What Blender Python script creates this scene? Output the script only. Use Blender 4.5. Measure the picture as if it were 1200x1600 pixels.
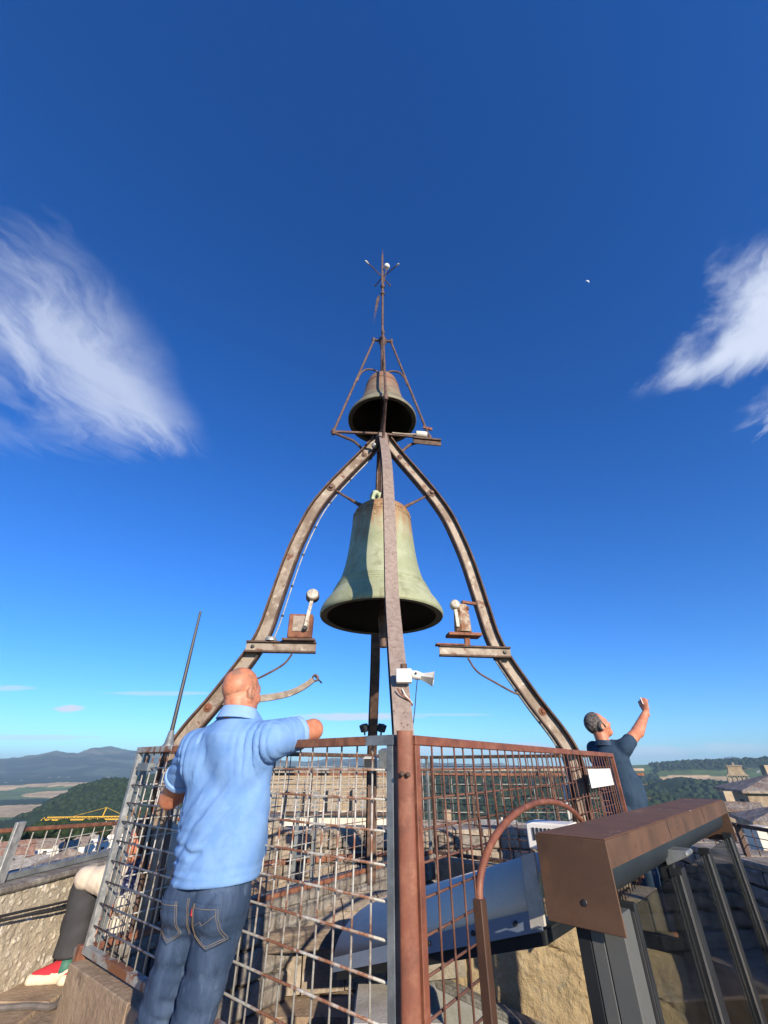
import bpy, bmesh, math, random
import numpy as np
from mathutils import Vector, Matrix
from mathutils.bvhtree import BVHTree
random.seed(7); RN = np.random.RandomState(11)
for o in list(bpy.data.objects): bpy.data.objects.remove(o)
S = bpy.context.scene
COL = S.collection
# ------------------------------------------------------------------ camera
EYE = 1.31
cam = bpy.data.cameras.new('camera'); camo = bpy.data.objects.new('camera', cam); COL.objects.link(camo)
camo.location = (0, 0, EYE); camo.rotation_euler = (math.radians(90 + 31.7), 0, 0)
cam.sensor_fit = 'VERTICAL'; cam.sensor_height = 36; cam.sensor_width = 27; cam.lens = 14.4
cam.clip_start = 0.02; cam.clip_end = 60000
S.camera = camo
# ------------------------------------------------------------------ light
SUN_AZ, SUN_EL = math.radians(153), math.radians(19.5)
sd = Vector((math.sin(SUN_AZ) * math.cos(SUN_EL), math.cos(SUN_AZ) * math.cos(SUN_EL), math.sin(SUN_EL)))
sun = bpy.data.lights.new('sun', 'SUN'); sun.energy = 5.0; sun.angle = math.radians(.53); sun.color = (1, .86, .68)
suno = bpy.data.objects.new('sun', sun); COL.objects.link(suno); suno.location = sd * 50
suno.rotation_euler = sd.to_track_quat('Z', 'Y').to_euler()
W = bpy.data.worlds.new('World'); S.world = W; W.use_nodes = True
wn = W.node_tree; wn.nodes.clear()
class NT:
    """tiny expression helper over a node tree"""
    def __init__(s, t): s.t = t; s.N = t.nodes; s.L = t.links
    def link(s, a, b):
        if hasattr(a, 'is_output') or isinstance(a, bpy.types.NodeSocket): s.L.new(a, b)
        else: b.default_value = a
    def m(s, op, a, b=0.0, c=None, clamp=False):
        n = s.N.new('ShaderNodeMath'); n.operation = op; n.use_clamp = clamp
        s.link(a, n.inputs[0]); s.link(b, n.inputs[1])
        if c is not None: s.link(c, n.inputs[2])
        return n.outputs[0]
    def noise(s, v, scale, det=4, rough=.55, dist=0):
        n = s.N.new('ShaderNodeTexNoise'); s.link(v, n.inputs['Vector']); n.inputs['Scale'].default_value = scale
        n.inputs['Detail'].default_value = det; n.inputs['Roughness'].default_value = rough; n.inputs['Distortion'].default_value = dist
        return n.outputs['Fac']
    def comb(s, x, y, z):
        n = s.N.new('ShaderNodeCombineXYZ'); s.link(x, n.inputs[0]); s.link(y, n.inputs[1]); s.link(z, n.inputs[2]); return n.outputs[0]
    def ss(s, v, a, b):
        n = s.N.new('ShaderNodeMapRange'); n.interpolation_type = 'SMOOTHSTEP'; s.link(v, n.inputs['Value'])
        n.inputs['From Min'].default_value = a; n.inputs['From Max'].default_value = b; return n.outputs[0]
    def mix(s, f, a, b, mode='MIX'):
        n = s.N.new('ShaderNodeMix'); n.data_type = 'RGBA'; n.blend_type = mode
        s.link(f, n.inputs[0]); s.link(a, n.inputs[6]); s.link(b, n.inputs[7]); return n.outputs[2]
q = NT(wn)
sky = q.N.new('ShaderNodeTexSky'); sky.sky_type = 'NISHITA'; sky.sun_disc = False
sky.sun_elevation = SUN_EL; sky.sun_rotation = SUN_AZ; sky.altitude = 350; sky.air_density = 1.0; sky.dust_density = .1; sky.ozone_density = 3.2
hs = q.N.new('ShaderNodeHueSaturation'); hs.inputs['Saturation'].default_value = 1.22; hs.inputs['Hue'].default_value = .5
q.L.new(sky.outputs[0], hs.inputs['Color'])
tc = q.N.new('ShaderNodeTexCoord'); sp = q.N.new('ShaderNodeSeparateXYZ'); q.L.new(tc.outputs['Generated'], sp.inputs[0])
X, Y, Z = sp.outputs
zc = q.m('MAXIMUM', Z, .03)
px = q.m('DIVIDE', X, zc); py = q.m('DIVIDE', Y, zc)
up = q.ss(Z, .06, .2)
# wisps: cloud plane coordinates, stretched along the wind
wrp = q.m('MULTIPLY', q.m('SUBTRACT', q.noise(q.comb(px, py, 9.0), 2.3, 4, .55), .5), .42)
wd = q.m('ADD', q.m('ADD', px, wrp), q.m('MULTIPLY', py, -.22))
wv = q.comb(q.m('MULTIPLY', wd, 2.6), q.m('MULTIPLY', py, 1.5), 0)
n1 = q.noise(wv, 1.6, 7, .55, .7); n2 = q.noise(q.comb(q.m('MULTIPLY', wd, 9), q.m('MULTIPLY', py, 3.4), 3.0), 1.0, 6, .62, .35)
nn = q.m('ADD', q.m('MULTIPLY', n1, .74), q.m('MULTIPLY', n2, .26))
edge = q.noise(q.comb(px, py, 5.0), 3.2, 6, .6, .3)
ew = q.m('MULTIPLY', q.m('SUBTRACT', edge, .5), .5)
e2 = q.m('MULTIPLY', q.m('SUBTRACT', n2, .5), .5)
pyd = q.m('ADD', py, e2); pxd = q.m('ADD', px, ew)
# left bank
mL = q.m('MULTIPLY', q.ss(q.m('ADD', px, q.m('MULTIPLY', ew, .25)), -.60, -.82), q.m('MULTIPLY', q.ss(pyd, .42, .74), q.ss(pyd, 1.24, 1.0)))
core = q.m('MULTIPLY', q.ss(px, -1.25, -.85), .22)
cL = q.m('MULTIPLY', mL, q.ss(q.m('ADD', nn, core), .36, .78))
# right bank: a wedge widening to the right
slx = q.m('SUBTRACT', pxd, q.m('MULTIPLY', q.m('SUBTRACT', py, .9), .35))
mR = q.m('MULTIPLY', q.ss(pxd, .80, .94), q.m('MULTIPLY', q.ss(q.m('ADD', py, q.m('MULTIPLY', e2, .5)), .42, .58), q.ss(q.m('ADD', py, q.m('ADD', q.m('MULTIPLY', e2, .4), q.m('MULTIPLY', px, .28))), 1.17, 1.04)))
cR = q.m('MULTIPLY', mR, q.ss(nn, .18, .48))
mS = q.m('MULTIPLY', q.ss(pxd, 1.17, 1.30), q.m('MULTIPLY', q.ss(py, .82, .92), q.ss(pyd, 1.1, .98)))
cS = q.m('MULTIPLY', mS, q.ss(nn, .3, .6))
yc = q.m('MAXIMUM', Y, .03)
fx = q.m('DIVIDE', X, yc); fz = q.m('DIVIDE', Z, yc)
fn = q.noise(q.comb(q.m('MULTIPLY', fx, 9), q.m('MULTIPLY', fz, 60), 1.0), 1.6, 6, .6, .4)
fnd = q.m('MULTIPLY', q.m('SUBTRACT', fn, .36), 2.4)
lows = None
front = q.ss(Y, .05, .15)
for (cx, cz, sx, sz, a) in [(-.697, .106, .034, .0075, 1), (-.85, .148, .06, .006, .5), (-.50, .137, .13, .0045, .42), (-.07, .09, .13, .0075, .8),
                            (.15, .094, .10, .003, .35), (-.76, .05, .14, .006, .45), (.30, .028, .10, .011, .75), (.57, .022, .09, .012, .6), (-.2, .028, .12, .01, .55), (.1, .026, .1, .009, .6), (.74, .03, .09, .01, .4)]:
    gx = q.m('DIVIDE', q.m('SUBTRACT', fx, cx), sx); gz = q.m('DIVIDE', q.m('SUBTRACT', fz, cz), sz)
    d2 = q.m('ADD', q.m('MULTIPLY', gx, gx), q.m('MULTIPLY', gz, gz))
    g = q.m('MULTIPLY', q.m('SUBTRACT', 1.0, q.m('ADD', d2, q.m('MULTIPLY', fnd, -1.0)), clamp=True), a)
    lows = g if lows is None else q.m('MAXIMUM', lows, g)
lows = q.m('MULTIPLY', lows, q.m('MULTIPLY', front, 1.0))
cl = q.m('MAXIMUM', q.m('MULTIPLY', q.m('MAXIMUM', q.m('MULTIPLY', cL, .68), q.m('MAXIMUM', q.m('MULTIPLY', cR, .92), cS)), up), lows, clamp=True)
skc = q.mix(cl, q.mix(1.0, hs.outputs[0], (.76, 1.30, 2.06, 1), 'MULTIPLY'), (7.6, 8.4, 10.2, 1))
bg = q.N.new('ShaderNodeBackground'); q.L.new(skc, bg.inputs[0]); bg.inputs[1].default_value = .068
wo = q.N.new('ShaderNodeOutputWorld'); q.L.new(bg.outputs[0], wo.inputs[0])
V = S.view_settings; V.view_transform = 'Standard'; V.look = 'None'; V.gamma = 1; V.use_curve_mapping = False; V.exposure = 0.52
S.cycles.max_bounces = 6; S.cycles.volume_bounces = 0; S.cycles.use_denoising = True; S.cycles.sample_clamp_indirect = 6

# ------------------------------------------------------------------ materials
MATS = {}
def mk(name, cols, scale=6, rough=.7, metal=0, bump=.3, bscale=40, det=6, stretch=(1, 1, 1), lo=.35, hi=.65, bdist=.01, spec=.5, fine=.25, coat=0):
    """mottled surface: cols blended in turn by noises; bump gives grain"""
    m = bpy.data.materials.new(name); m.use_nodes = True; t = NT(m.node_tree); N = t.N
    b = N['Principled BSDF']; c = N.new('ShaderNodeTexCoord'); mp = N.new('ShaderNodeMapping'); t.L.new(c.outputs['Object'], mp.inputs[0]); mp.inputs['Scale'].default_value = stretch
    v = mp.outputs[0]; col = tuple(cols[0]) + (1,)
    for i, cc in enumerate(cols[1:]):
        off = N.new('ShaderNodeVectorMath'); off.operation = 'ADD'; t.L.new(v, off.inputs[0]); off.inputs[1].default_value = (7.3 * i, 3.1 * i, 5.7 * i)
        f = t.noise(off.outputs[0], scale * (1 + .9 * i), det, .62, .25)
        l, h = (lo, hi) if not isinstance(lo, (list, tuple)) else (lo[i], hi[i])
        f = t.ss(f, l, h); col = t.mix(f, col, tuple(cc) + (1,))
    if fine:
        g = t.noise(v, bscale * 1.7, 3, .6); g = t.m('ADD', t.m('MULTIPLY', g, 2 * fine), 1 - fine)
        col = t.mix(1.0, col, t.comb(g, g, g), 'MULTIPLY')
    t.L.new(col, b.inputs['Base Color']) if not isinstance(col, tuple) else setattr(b.inputs['Base Color'], 'default_value', col)
    b.inputs['Roughness'].default_value = rough; b.inputs['Metallic'].default_value = metal; b.inputs['Specular IOR Level'].default_value = spec
    if coat: b.inputs['Coat Weight'].default_value = coat
    if bump:
        h = t.noise(v, bscale, 5, .65, .1); bn = N.new('ShaderNodeBump'); bn.inputs['Strength'].default_value = bump; bn.inputs['Distance'].default_value = bdist
        t.L.new(h, bn.inputs['Height']); t.L.new(bn.outputs[0], b.inputs['Normal'])
    MATS[name] = m; return m
rust = mk('rusted iron', [(.19, .075, .042), (.11, .045, .03), (.26, .11, .06)], 9, .82, .1, .5, 90, lo=.42, hi=.62, bdist=.003)
rustp = mk('red rust paint', [(.185, .062, .034), (.12, .043, .027), (.24, .095, .055)], 7, .6, .05, .35, 70, lo=.45, hi=.68, bdist=.002)
iron = mk('weathered beam paint', [(.30, .25, .20), (.17, .125, .09), (.14, .06, .032), (.45, .40, .335)], 5, .62, .12, .5, 60, lo=(.42, .58, .55), hi=(.62, .66, .7), bdist=.003, fine=.32)
irond = mk('beam rust with shade coloured in', [(.095, .06, .043), (.15, .085, .056), (.06, .036, .027)], 8, .75, .15, .5, 70, bdist=.003)  # rust brown, darkened to hold the shade of flanges and rear rails
leg_face = mk('mauve grey flange paint', [(.235, .18, .15), (.29, .23, .195), (.12, .055, .04)], 34, .62, .1, .5, 60, lo=(.4, .60), hi=(.6, .66), bdist=.003)
darkiron = mk('dark brown iron rod', [(.13, .085, .068), (.19, .115, .085), (.09, .05, .04)], 12, .7, .25, .4, 80, bdist=.002)
galv = mk('galvanised steel', [(.36, .37, .36), (.46, .465, .44), (.24, .25, .25)], 14, .48, .45, .2, 60, fine=.15)
galvd = mk('dull blue grey steel', [(.20, .225, .235), (.27, .29, .29), (.15, .165, .17)], 6, .5, .35, .2, 50, fine=.15)
galvrust = mk('galvanised wire with rust spots', [(.40, .39, .35), (.20, .085, .045), (.45, .44, .41)], 6, .55, .3, .3, 60, lo=(.50, .5), hi=(.58, .7))
rustwire = mk('rust brown wire', [(.11, .048, .033), (.075, .034, .026), (.16, .07, .045)], 8, .7, .1, .3, 60)

def heightmix(m, z0, z1, col, amp=.25, sc=7, mx=.75):
    """rust washed down from the top: a stain of its own with a ragged lower edge"""
    t = NT(m.node_tree); b = t.N['Principled BSDF']; lk = b.inputs['Base Color'].links[0]; src = lk.from_socket; c = t.N.new('ShaderNodeTexCoord'); s = t.N.new('ShaderNodeSeparateXYZ'); t.L.new(c.outputs['Object'], s.inputs[0])
    n = t.noise(t.comb(t.m('MULTIPLY', s.outputs[0], 3.0), t.m('MULTIPLY', s.outputs[1], 3.0), t.m('MULTIPLY', s.outputs[2], .55)), sc, 6, .65, .2)
    zz = t.m('ADD', s.outputs[2], t.m('MULTIPLY', t.m('SUBTRACT', n, .5), amp * 4)); t.L.new(t.mix(t.m('MULTIPLY', t.ss(zz, z0, z1), mx), src, tuple(col) + (1,)), b.inputs['Base Color']); return m
bronze = heightmix(mk('green patina bronze', [(.285, .315, .185), (.36, .385, .255), (.21, .215, .125), (.32, .33, .215)], 4.5, .62, .1, .35, 55, lo=(.4, .5, .55), hi=(.65, .72, .75), bdist=.003, fine=.25), .55, 1.06, (.33, .13, .05))
verdi = mk('pale verdigris', [(.42, .50, .33), (.30, .36, .22), (.34, .20, .10)], 22, .7, .05, .4, 60, lo=(.45, .58), hi=(.6, .68), bdist=.002)
galvpatch = mk('grey rail with rust patches', [(.30, .31, .30), (.20, .085, .04), (.38, .39, .38)], 5, .6, .2, .3, 60, lo=(.50, .5), hi=(.56, .7))
bronze2 = heightmix(mk('brown green patina bronze', [(.215, .20, .14), (.17, .14, .095), (.26, .265, .185)], 6, .62, .2, .3, 60, lo=(.46, .5), hi=(.60, .7), bdist=.003), .05, .62, (.25, .12, .075))
bronzein = mk('bronze inside with shade coloured in', [(.025, .023, .018), (.018, .017, .013)], 5, .7, .2, .3)  # the shade inside the bells is put into this colour
white = mk('white painted metal', [(.78, .77, .73), (.70, .69, .65)], 5, .45, 0, .05, fine=.05)
offw = mk('dirty white plastic', [(.62, .61, .55), (.45, .43, .38)], 8, .5, 0, .1, fine=.15)
black = mk('black rubber', [(.02, .02, .022), (.03, .03, .032)], 9, .5, 0, .1)
cable = mk('grey cable', [(.16, .14, .13), (.10, .09, .085)], 9, .6, 0, .1)
plaster = mk('ochre plaster', [(.56, .40, .22), (.48, .35, .20), (.30, .27, .21), (.64, .49, .30)], 2.4, .88, 0, 1.0, 26, lo=(.4, .56, .55), hi=(.6, .70, .72), bdist=.02, fine=.22)
def specks(m, scale, lo, hi, col, lift=.006):
    t = NT(m.node_tree); b = t.N['Principled BSDF']; src = b.inputs['Base Color'].links[0].from_socket; c = t.N.new('ShaderNodeTexCoord'); v = t.N.new('ShaderNodeTexVoronoi'); v.inputs['Scale'].default_value = scale; t.L.new(c.outputs['Object'], v.inputs['Vector'])
    sel = t.ss(v.outputs['Color'], .55, .62); f = t.m('MULTIPLY', t.ss(v.outputs['Distance'], hi, lo), sel); t.L.new(t.mix(f, src, tuple(col) + (1,)), b.inputs['Base Color'])
    bo = b.inputs['Normal'].links[0].from_node; b2_ = t.N.new('ShaderNodeBump'); b2_.inputs['Distance'].default_value = lift; b2_.inputs['Strength'].default_value = .9; t.L.new(f, b2_.inputs['Height']); t.L.new(bo.outputs[0], b2_.inputs['Normal']); t.L.new(b2_.outputs[0], b.inputs['Normal']); return m
stone = mk('weathered pale stone', [(.34, .28, .21), (.24, .20, .15), (.42, .37, .30), (.13, .11, .09)], 5, .9, 0, .9, 30, lo=(.4, .5, .6), hi=(.6, .7, .7), bdist=.02, fine=.3)
stoneg = mk('grey old stone', [(.24, .22, .19), (.33, .31, .27), (.15, .13, .11)], 6, .9, 0, .9, 34, bdist=.02, fine=.3)
stoneb = mk('brown pavement stone', [(.29, .21, .14), (.36, .27, .185), (.19, .14, .095), (.46, .40, .29)], 5, .88, 0, .7, 40, lo=(.4, .5, .66), hi=(.6, .7, .72), bdist=.012, fine=.28)
rough_w = mk('pebbly parapet render', [(.46, .405, .31), (.33, .285, .215), (.70, .65, .55)], 4, .92, 0, 1.0, 60, lo=(.4, .60), hi=(.62, .63), bdist=.012, fine=.40, det=9)
specks(rough_w, 30, .22, .5, (.62, .56, .45))
conc = mk('grey concrete', [(.36, .34, .30), (.29, .27, .23), (.42, .40, .36)], 3, .85, 0, .4, 60, fine=.2)
wood = mk('weathered timber', [(.20, .15, .11), (.30, .24, .18), (.13, .10, .075)], 5, .8, 0, .7, 30, stretch=(1, 9, 9), bdist=.01)
corten = mk('brown corten sheet', [(.082, .044, .025), (.115, .060, .034), (.062, .034, .02), (.13, .062, .03)], 3, .68, .0, .15, 80, lo=(.4, .5, .58), hi=(.65, .7, .75), bdist=.002, fine=.14)
cortent = mk('brown corten sheet worn top', [(.13, .058, .030), (.09, .042, .024), (.30, .26, .21)], 5, .85, .0, .2, 80, lo=(.4, .63), hi=(.65, .67), bdist=.002)
sheet = mk('white coated sheet metal', [(.80, .69, .54), (.70, .60, .47), (.84, .74, .60)], 1.6, .6, 0, .04, 30, fine=.06)
bluesheet = mk('sheet metal with blue shade tint', [(.20, .26, .36), (.26, .31, .40)], 3, .4, .2, .05, fine=.08)  # blue tint puts the hood band's shade into the colour
frame = mk('charcoal painted frame', [(.018, .020, .023), (.026, .029, .032)], 4, .5, .0, .05, spec=.2, fine=.08)
frameg = mk('grey painted column', [(.085, .092, .09), (.105, .11, .105)], 2, .55, .0, .06, spec=.25, fine=.08)
chrome = mk('bright metal strip', [(.6, .6, .6), (.5, .5, .5)], 4, .22, .9, 0, fine=0)
skin = mk('sunburnt skin', [(.52, .215, .12), (.58, .27, .165), (.45, .16, .09)], 14, .5, 0, .25, 130, bdist=.002, fine=.12, spec=.4)
scalp = mk('shaven scalp', [(.44, .17, .09), (.27, .15, .10), (.53, .20, .11)], 13, .5, 0, .35, 220, bdist=.0015, fine=.35, spec=.4, lo=.4, hi=.6)
polo2 = mk('pale blue ribbed trim', [(.22, .37, .64), (.25, .41, .67)], 9, .85, 0, .3, 300, bdist=.001, fine=.08, spec=.2)
darkpost = mk('brown post with shade in its colour', [(.055, .028, .018), (.075, .038, .024)], 7, .5, .1, .2, 70, bdist=.002)  # dark tone carries the shade on the arch posts
polo = mk('light blue pique cotton', [(.13, .265, .54), (.15, .29, .57), (.175, .32, .59)], 9, .85, 0, .35, 420, bdist=.0012, fine=.10, spec=.2)
denim = mk('dark blue denim', [(.026, .048, .095), (.055, .088, .155), (.017, .030, .062), (.10, .15, .23)], 6, .8, 0, .5, 300, lo=(.42, .5, .52), hi=(.66, .75, .8), bdist=.0015, fine=.35, stretch=(1.6, 1.6, .6), spec=.25)
navy = mk('faded navy cotton', [(.035, .06, .10), (.05, .08, .125)], 7, .85, 0, .3, 200, bdist=.0015, fine=.18, spec=.2)
navy2 = mk('steel blue cotton', [(.020, .042, .075), (.032, .060, .10)], 7, .85, 0, .3, 200, bdist=.0015, fine=.18, spec=.2)
thread = mk('tan stitching', [(.26, .20, .12), (.20, .155, .10)], 30, .8, 0, 0)
redtab = mk('red woven tab', [(.55, .03, .06), (.5, .03, .05)], 30, .7, 0, 0)
hair = mk('grey cropped hair', [(.10, .085, .075), (.22, .20, .18), (.05, .042, .038)], 25, .75, 0, 1.0, 180, bdist=.006, fine=.4)
hairb = mk('dark brown hair', [(.025, .018, .014), (.045, .03, .022)], 25, .6, 0, .8, 150, bdist=.006)
trous = mk('charcoal trousers', [(.028, .028, .032), (.04, .04, .044)], 8, .8, 0, .3, 220, bdist=.002)
cream = mk('cream knitted cotton', [(.54, .46, .36), (.60, .52, .42)], 9, .9, 0, .4, 200, bdist=.002, fine=.1)
pattern = mk('navy spotted cloth', [(.025, .03, .075), (.03, .035, .09), (.42, .42, .50)], 34, .85, 0, .2, 60, det=1, lo=(.4, .62), hi=(.6, .66))
shoer = mk('red shoe leather', [(.55, .03, .05), (.48, .025, .04)], 9, .5, 0, .1)
shoew = mk('cream shoe sole', [(.68, .60, .46), (.6, .5, .36)], 9, .6, 0, .1)
shoeg = mk('green shoe heel', [(.03, .12, .09), (.04, .15, .11)], 9, .5, 0, .1)
phone = mk('pale phone case', [(.8, .8, .8), (.74, .74, .75)], 6, .3, 0, 0)
glassm = bpy.data.materials.new('dark glass'); glassm.use_nodes = True
_t = NT(glassm.node_tree); _b = _t.N['Principled BSDF']; _t.N.remove(_b); _tr = _t.N.new('ShaderNodeBsdfTransparent'); _tr.inputs[0].default_value = (.86, .89, .89, 1); _gl = _t.N.new('ShaderNodeBsdfGlossy'); _gl.inputs['Roughness'].default_value = .02
_fr = _t.N.new('ShaderNodeFresnel'); _fr.inputs[0].default_value = 1.5; _mx = _t.N.new('ShaderNodeMixShader'); _t.L.new(_t.m('MULTIPLY', _fr.outputs[0], .6), _mx.inputs[0]); _t.L.new(_tr.outputs[0], _mx.inputs[1]); _t.L.new(_gl.outputs[0], _mx.inputs[2]); _t.L.new(_mx.outputs[0], _t.N['Material Output'].inputs[0])
winm = mk('window glass dark', [(.03, .035, .04), (.05, .055, .06)], 3, .12, 0, 0, fine=0)
def roofmat(name, c1, c2, c3):
    return mk(name, [c1, c2, c3], .55, .9, 0, .8, 2.2, lo=.42, hi=.6, bdist=.3, fine=.3)
roofA = roofmat('old tile roof', (.30, .245, .19), (.37, .31, .24), (.22, .16, .12))
roofB = roofmat('red brown tile roof', (.30, .17, .115), (.36, .23, .165), (.20, .12, .09))
roofC = roofmat('grey lichen roof', (.31, .29, .26), (.24, .22, .19), (.38, .36, .32))
wallA = mk('cream wall', [(.62, .58, .48), (.54, .49, .40)], .3, .9, 0, .3, 2, fine=.12, bdist=.1)
wallB = mk('tuff wall', [(.34, .26, .17), (.27, .20, .13), (.40, .32, .22)], .5, .92, 0, .6, 2.2, fine=.25, bdist=.2)
wallC = mk('terracotta pink wall', [(.45, .24, .17), (.50, .32, .23)], .4, .9, 0, .3, 2, fine=.15, bdist=.1)
wallW = mk('white wall', [(.74, .72, .66), (.66, .64, .58)], .3, .9, 0, .2, 2, fine=.08, bdist=.1)
leaf = mk('tree foliage', [(.022, .040, .013), (.036, .058, .019), (.013, .026, .010)], .35, .8, 0, .9, 1.2, fine=.45, bdist=.6, spec=.2)
bark = mk('bark', [(.08, .06, .045), (.05, .04, .03)], 2, .9, 0, .4, 5)
yellow = mk('yellow crane paint', [(.70, .42, .04), (.6, .35, .03)], 1, .5, 0, 0, fine=.05)

# ------------------------------------------------------------------ mesh helpers
def V3(*a): return Vector(a)
class MB:
    def __init__(s): s.v = []; s.f = []
    def add(s, vs, fs):
        n = len(s.v); s.v += [tuple(p) for p in vs]; s.f += [tuple(i + n for i in f) for f in fs]; return s
    def box(s, x0, x1, y0, y1, z0, z1):
        return s.add([(x0, y0, z0), (x1, y0, z0), (x1, y1, z0), (x0, y1, z0), (x0, y0, z1), (x1, y0, z1), (x1, y1, z1), (x0, y1, z1)],
                     [(0, 3, 2, 1), (4, 5, 6, 7), (0, 1, 5, 4), (1, 2, 6, 5), (2, 3, 7, 6), (3, 0, 4, 7)])
    def obox(s, c, u, v, w, a, b, d):
        """box centred at c with half sizes a,b,d along unit axes u,v,w"""
        c, u, v, w = Vector(c), Vector(u).normalized(), Vector(v).normalized(), Vector(w).normalized(); P = []
        for k in (-1, 1):
            for (i, j) in ((-1, -1), (1, -1), (1, 1), (-1, 1)): P.append(c + u * a * i + v * b * j + w * d * k)
        return s.add(P, [(0, 3, 2, 1), (4, 5, 6, 7), (0, 1, 5, 4), (1, 2, 6, 5), (2, 3, 7, 6), (3, 0, 4, 7)])
    def bar(s, p, q_, w, h, up=(0, 0, 1)):
        """rectangular bar from p to q; w sideways, h along up"""
        p, q_ = Vector(p), Vector(q_); u = (q_ - p); L = u.length; u.normalize(); up = Vector(up)
        v = up.cross(u)
        if v.length < 1e-4: v = Vector((1, 0, 0)).cross(u)
        v.normalize(); w_ = u.cross(v)
        return s.obox((p + q_) / 2, u, v, w_, L / 2, w / 2, h / 2)
    def tube(s, pts, r, n=8, cap=True):
        pts = [Vector(p) for p in pts]; rr = r if isinstance(r, (list, tuple)) else [r] * len(pts); base = len(s.v); prev = None
        for i, p in enumerate(pts):
            t = (pts[min(i + 1, len(pts) - 1)] - pts[max(i - 1, 0)]).normalized()
            if prev is None:
                a = Vector((0, 0, 1)) if abs(t.z) < .9 else Vector((1, 0, 0)); u = t.cross(a).normalized()
            else: u = (prev - t * prev.dot(t)).normalized()
            prev = u; w = t.cross(u)
            for k in range(n):
                an = 2 * math.pi * k / n; s.v.append(tuple(p + (u * math.cos(an) + w * math.sin(an)) * rr[i]))
        for i in range(len(pts) - 1):
            for k in range(n):
                a = base + i * n + k; b = base + i * n + (k + 1) % n; s.f.append((a, b, b + n, a + n))
        if cap: s.f.append(tuple(base + k for k in reversed(range(n)))); s.f.append(tuple(base + (len(pts) - 1) * n + k for k in range(n)))
        return s
    def lathe(s, prof, c=(0, 0, 0), n=48, axis=None, closed=False):
        c = Vector(c); M = Matrix.Identity(3) if axis is None else Vector(axis).to_track_quat('Z', 'Y').to_matrix(); base = len(s.v)
        for (r, z) in prof:
            for k in range(n):
                a = 2 * math.pi * k / n; s.v.append(tuple(c + M @ Vector((r * math.cos(a), r * math.sin(a), z))))
        for i in range(len(prof) - 1):
            for k in range(n):
                a = base + i * n + k; b = base + i * n + (k + 1) % n; s.f.append((a, b, b + n, a + n))
        return s
    def prism(s, poly, ext):
        """closed polygon (3D pts) extruded by vector ext"""
        n = len(poly); e = Vector(ext); P = [Vector(p) for p in poly]; s_ = [tuple(p) for p in P] + [tuple(p + e) for p in P]
        return s.add(s_, [tuple(reversed(range(n))), tuple(range(n, 2 * n))] + [(i, (i + 1) % n, n + (i + 1) % n, n + i) for i in range(n)])
    def ico(s, c, r, sub=1, jit=0, sq=1):
        bm = bmesh.new(); bmesh.ops.create_icosphere(bm, subdivisions=sub, radius=1)
        P = [Vector(v.co) for v in bm.verts]
        P = [Vector((p.x, p.y, p.z * sq)) * (r * (1 + jit * (random.random() - .5))) + Vector(c) for p in P]
        F = [tuple(v.index for v in f.verts) for f in bm.faces]; bm.free(); return s.add(P, F)
def rootloc(o):
    l = Vector((0, 0, 0))
    while o is not None: l += o.location; o = o.parent
    return l
def tag(o, label=None, cat=None, group=None, kind=None):
    if label: o['label'] = label
    if cat: o['category'] = cat
    if group: o['group'] = group
    if kind: o['kind'] = kind
    return o
def thing(name, label, cat, loc, group=None):
    o = bpy.data.objects.new(name, None); COL.objects.link(o); o.location = loc; o.empty_display_size = .2
    return tag(o, label, cat, group)
def link_mesh(name, me, parent=None, loc=(0, 0, 0)):
    o = bpy.data.objects.new(name, me); COL.objects.link(o); o.location = loc
    if parent is not None: o.parent = parent
    return o
def part(name, mb, m, parent=None, smooth=False, bevel=0, ang=40, label=None, kind=None, uvn=False):
    """one mesh object from world-space geometry, parented to a thing or part"""
    off = rootloc(parent) if parent is not None else Vector((0, 0, 0))
    me = bpy.data.meshes.new(name); arr = [(x - off.x, y - off.y, z - off.z) for (x, y, z) in mb.v]
    me.from_pydata(arr, [], mb.f); me.materials.append(m) if m else None
    bm = bmesh.new(); bm.from_mesh(me); bmesh.ops.recalc_face_normals(bm, faces=bm.faces)
    if bevel:
        bmesh.ops.bevel(bm, geom=[e for e in bm.edges if e.is_manifold and e.calc_face_angle(0) > .6], offset=bevel, segments=1, affect='EDGES', clamp_overlap=True)
    bm.to_mesh(me); bm.free()
    if smooth:
        me.shade_smooth()
        try: me.set_sharp_from_angle(angle=math.radians(ang))
        except Exception: pass
    o = link_mesh(name, me, parent)
    if label: o['label'] = label
    if kind: o['kind'] = kind
    return o
def solo(name, label, cat, mb, m, smooth=False, bevel=0, group=None, ang=40):
    xs = np.array(mb.v); c = Vector((xs[:, 0].mean(), xs[:, 1].mean(), xs[:, 2].min()))
    mb.v = [(x - c.x, y - c.y, z - c.z) for (x, y, z) in mb.v]
    o = part(name, mb, m, None, smooth, bevel, ang); o.location = c
    return tag(o, label, cat, group)
def struct(name, mb, m, parent=None, smooth=False, bevel=0, label=None):
    o = part(name, mb, m, parent, smooth, bevel)
    if parent is None: o['kind'] = 'structure'
    if label: o['label'] = label
    return o
def spline(pts, n):
    """Catmull-Rom through points"""
    P = [Vector(p) for p in pts]; P = [P[0] * 2 - P[1]] + P + [P[-1] * 2 - P[-2]]; out = []
    for i in range(1, len(P) - 2):
        for k in range(n):
            t = k / n; a, b, c, d = P[i - 1], P[i], P[i + 1], P[i + 2]
            out.append(.5 * ((2 * b) + (c - a) * t + (2 * a - 5 * b + 4 * c - d) * t * t + (-a + 3 * b - 3 * c + d) * t ** 3))
    out.append(P[-2]); return out

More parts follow.
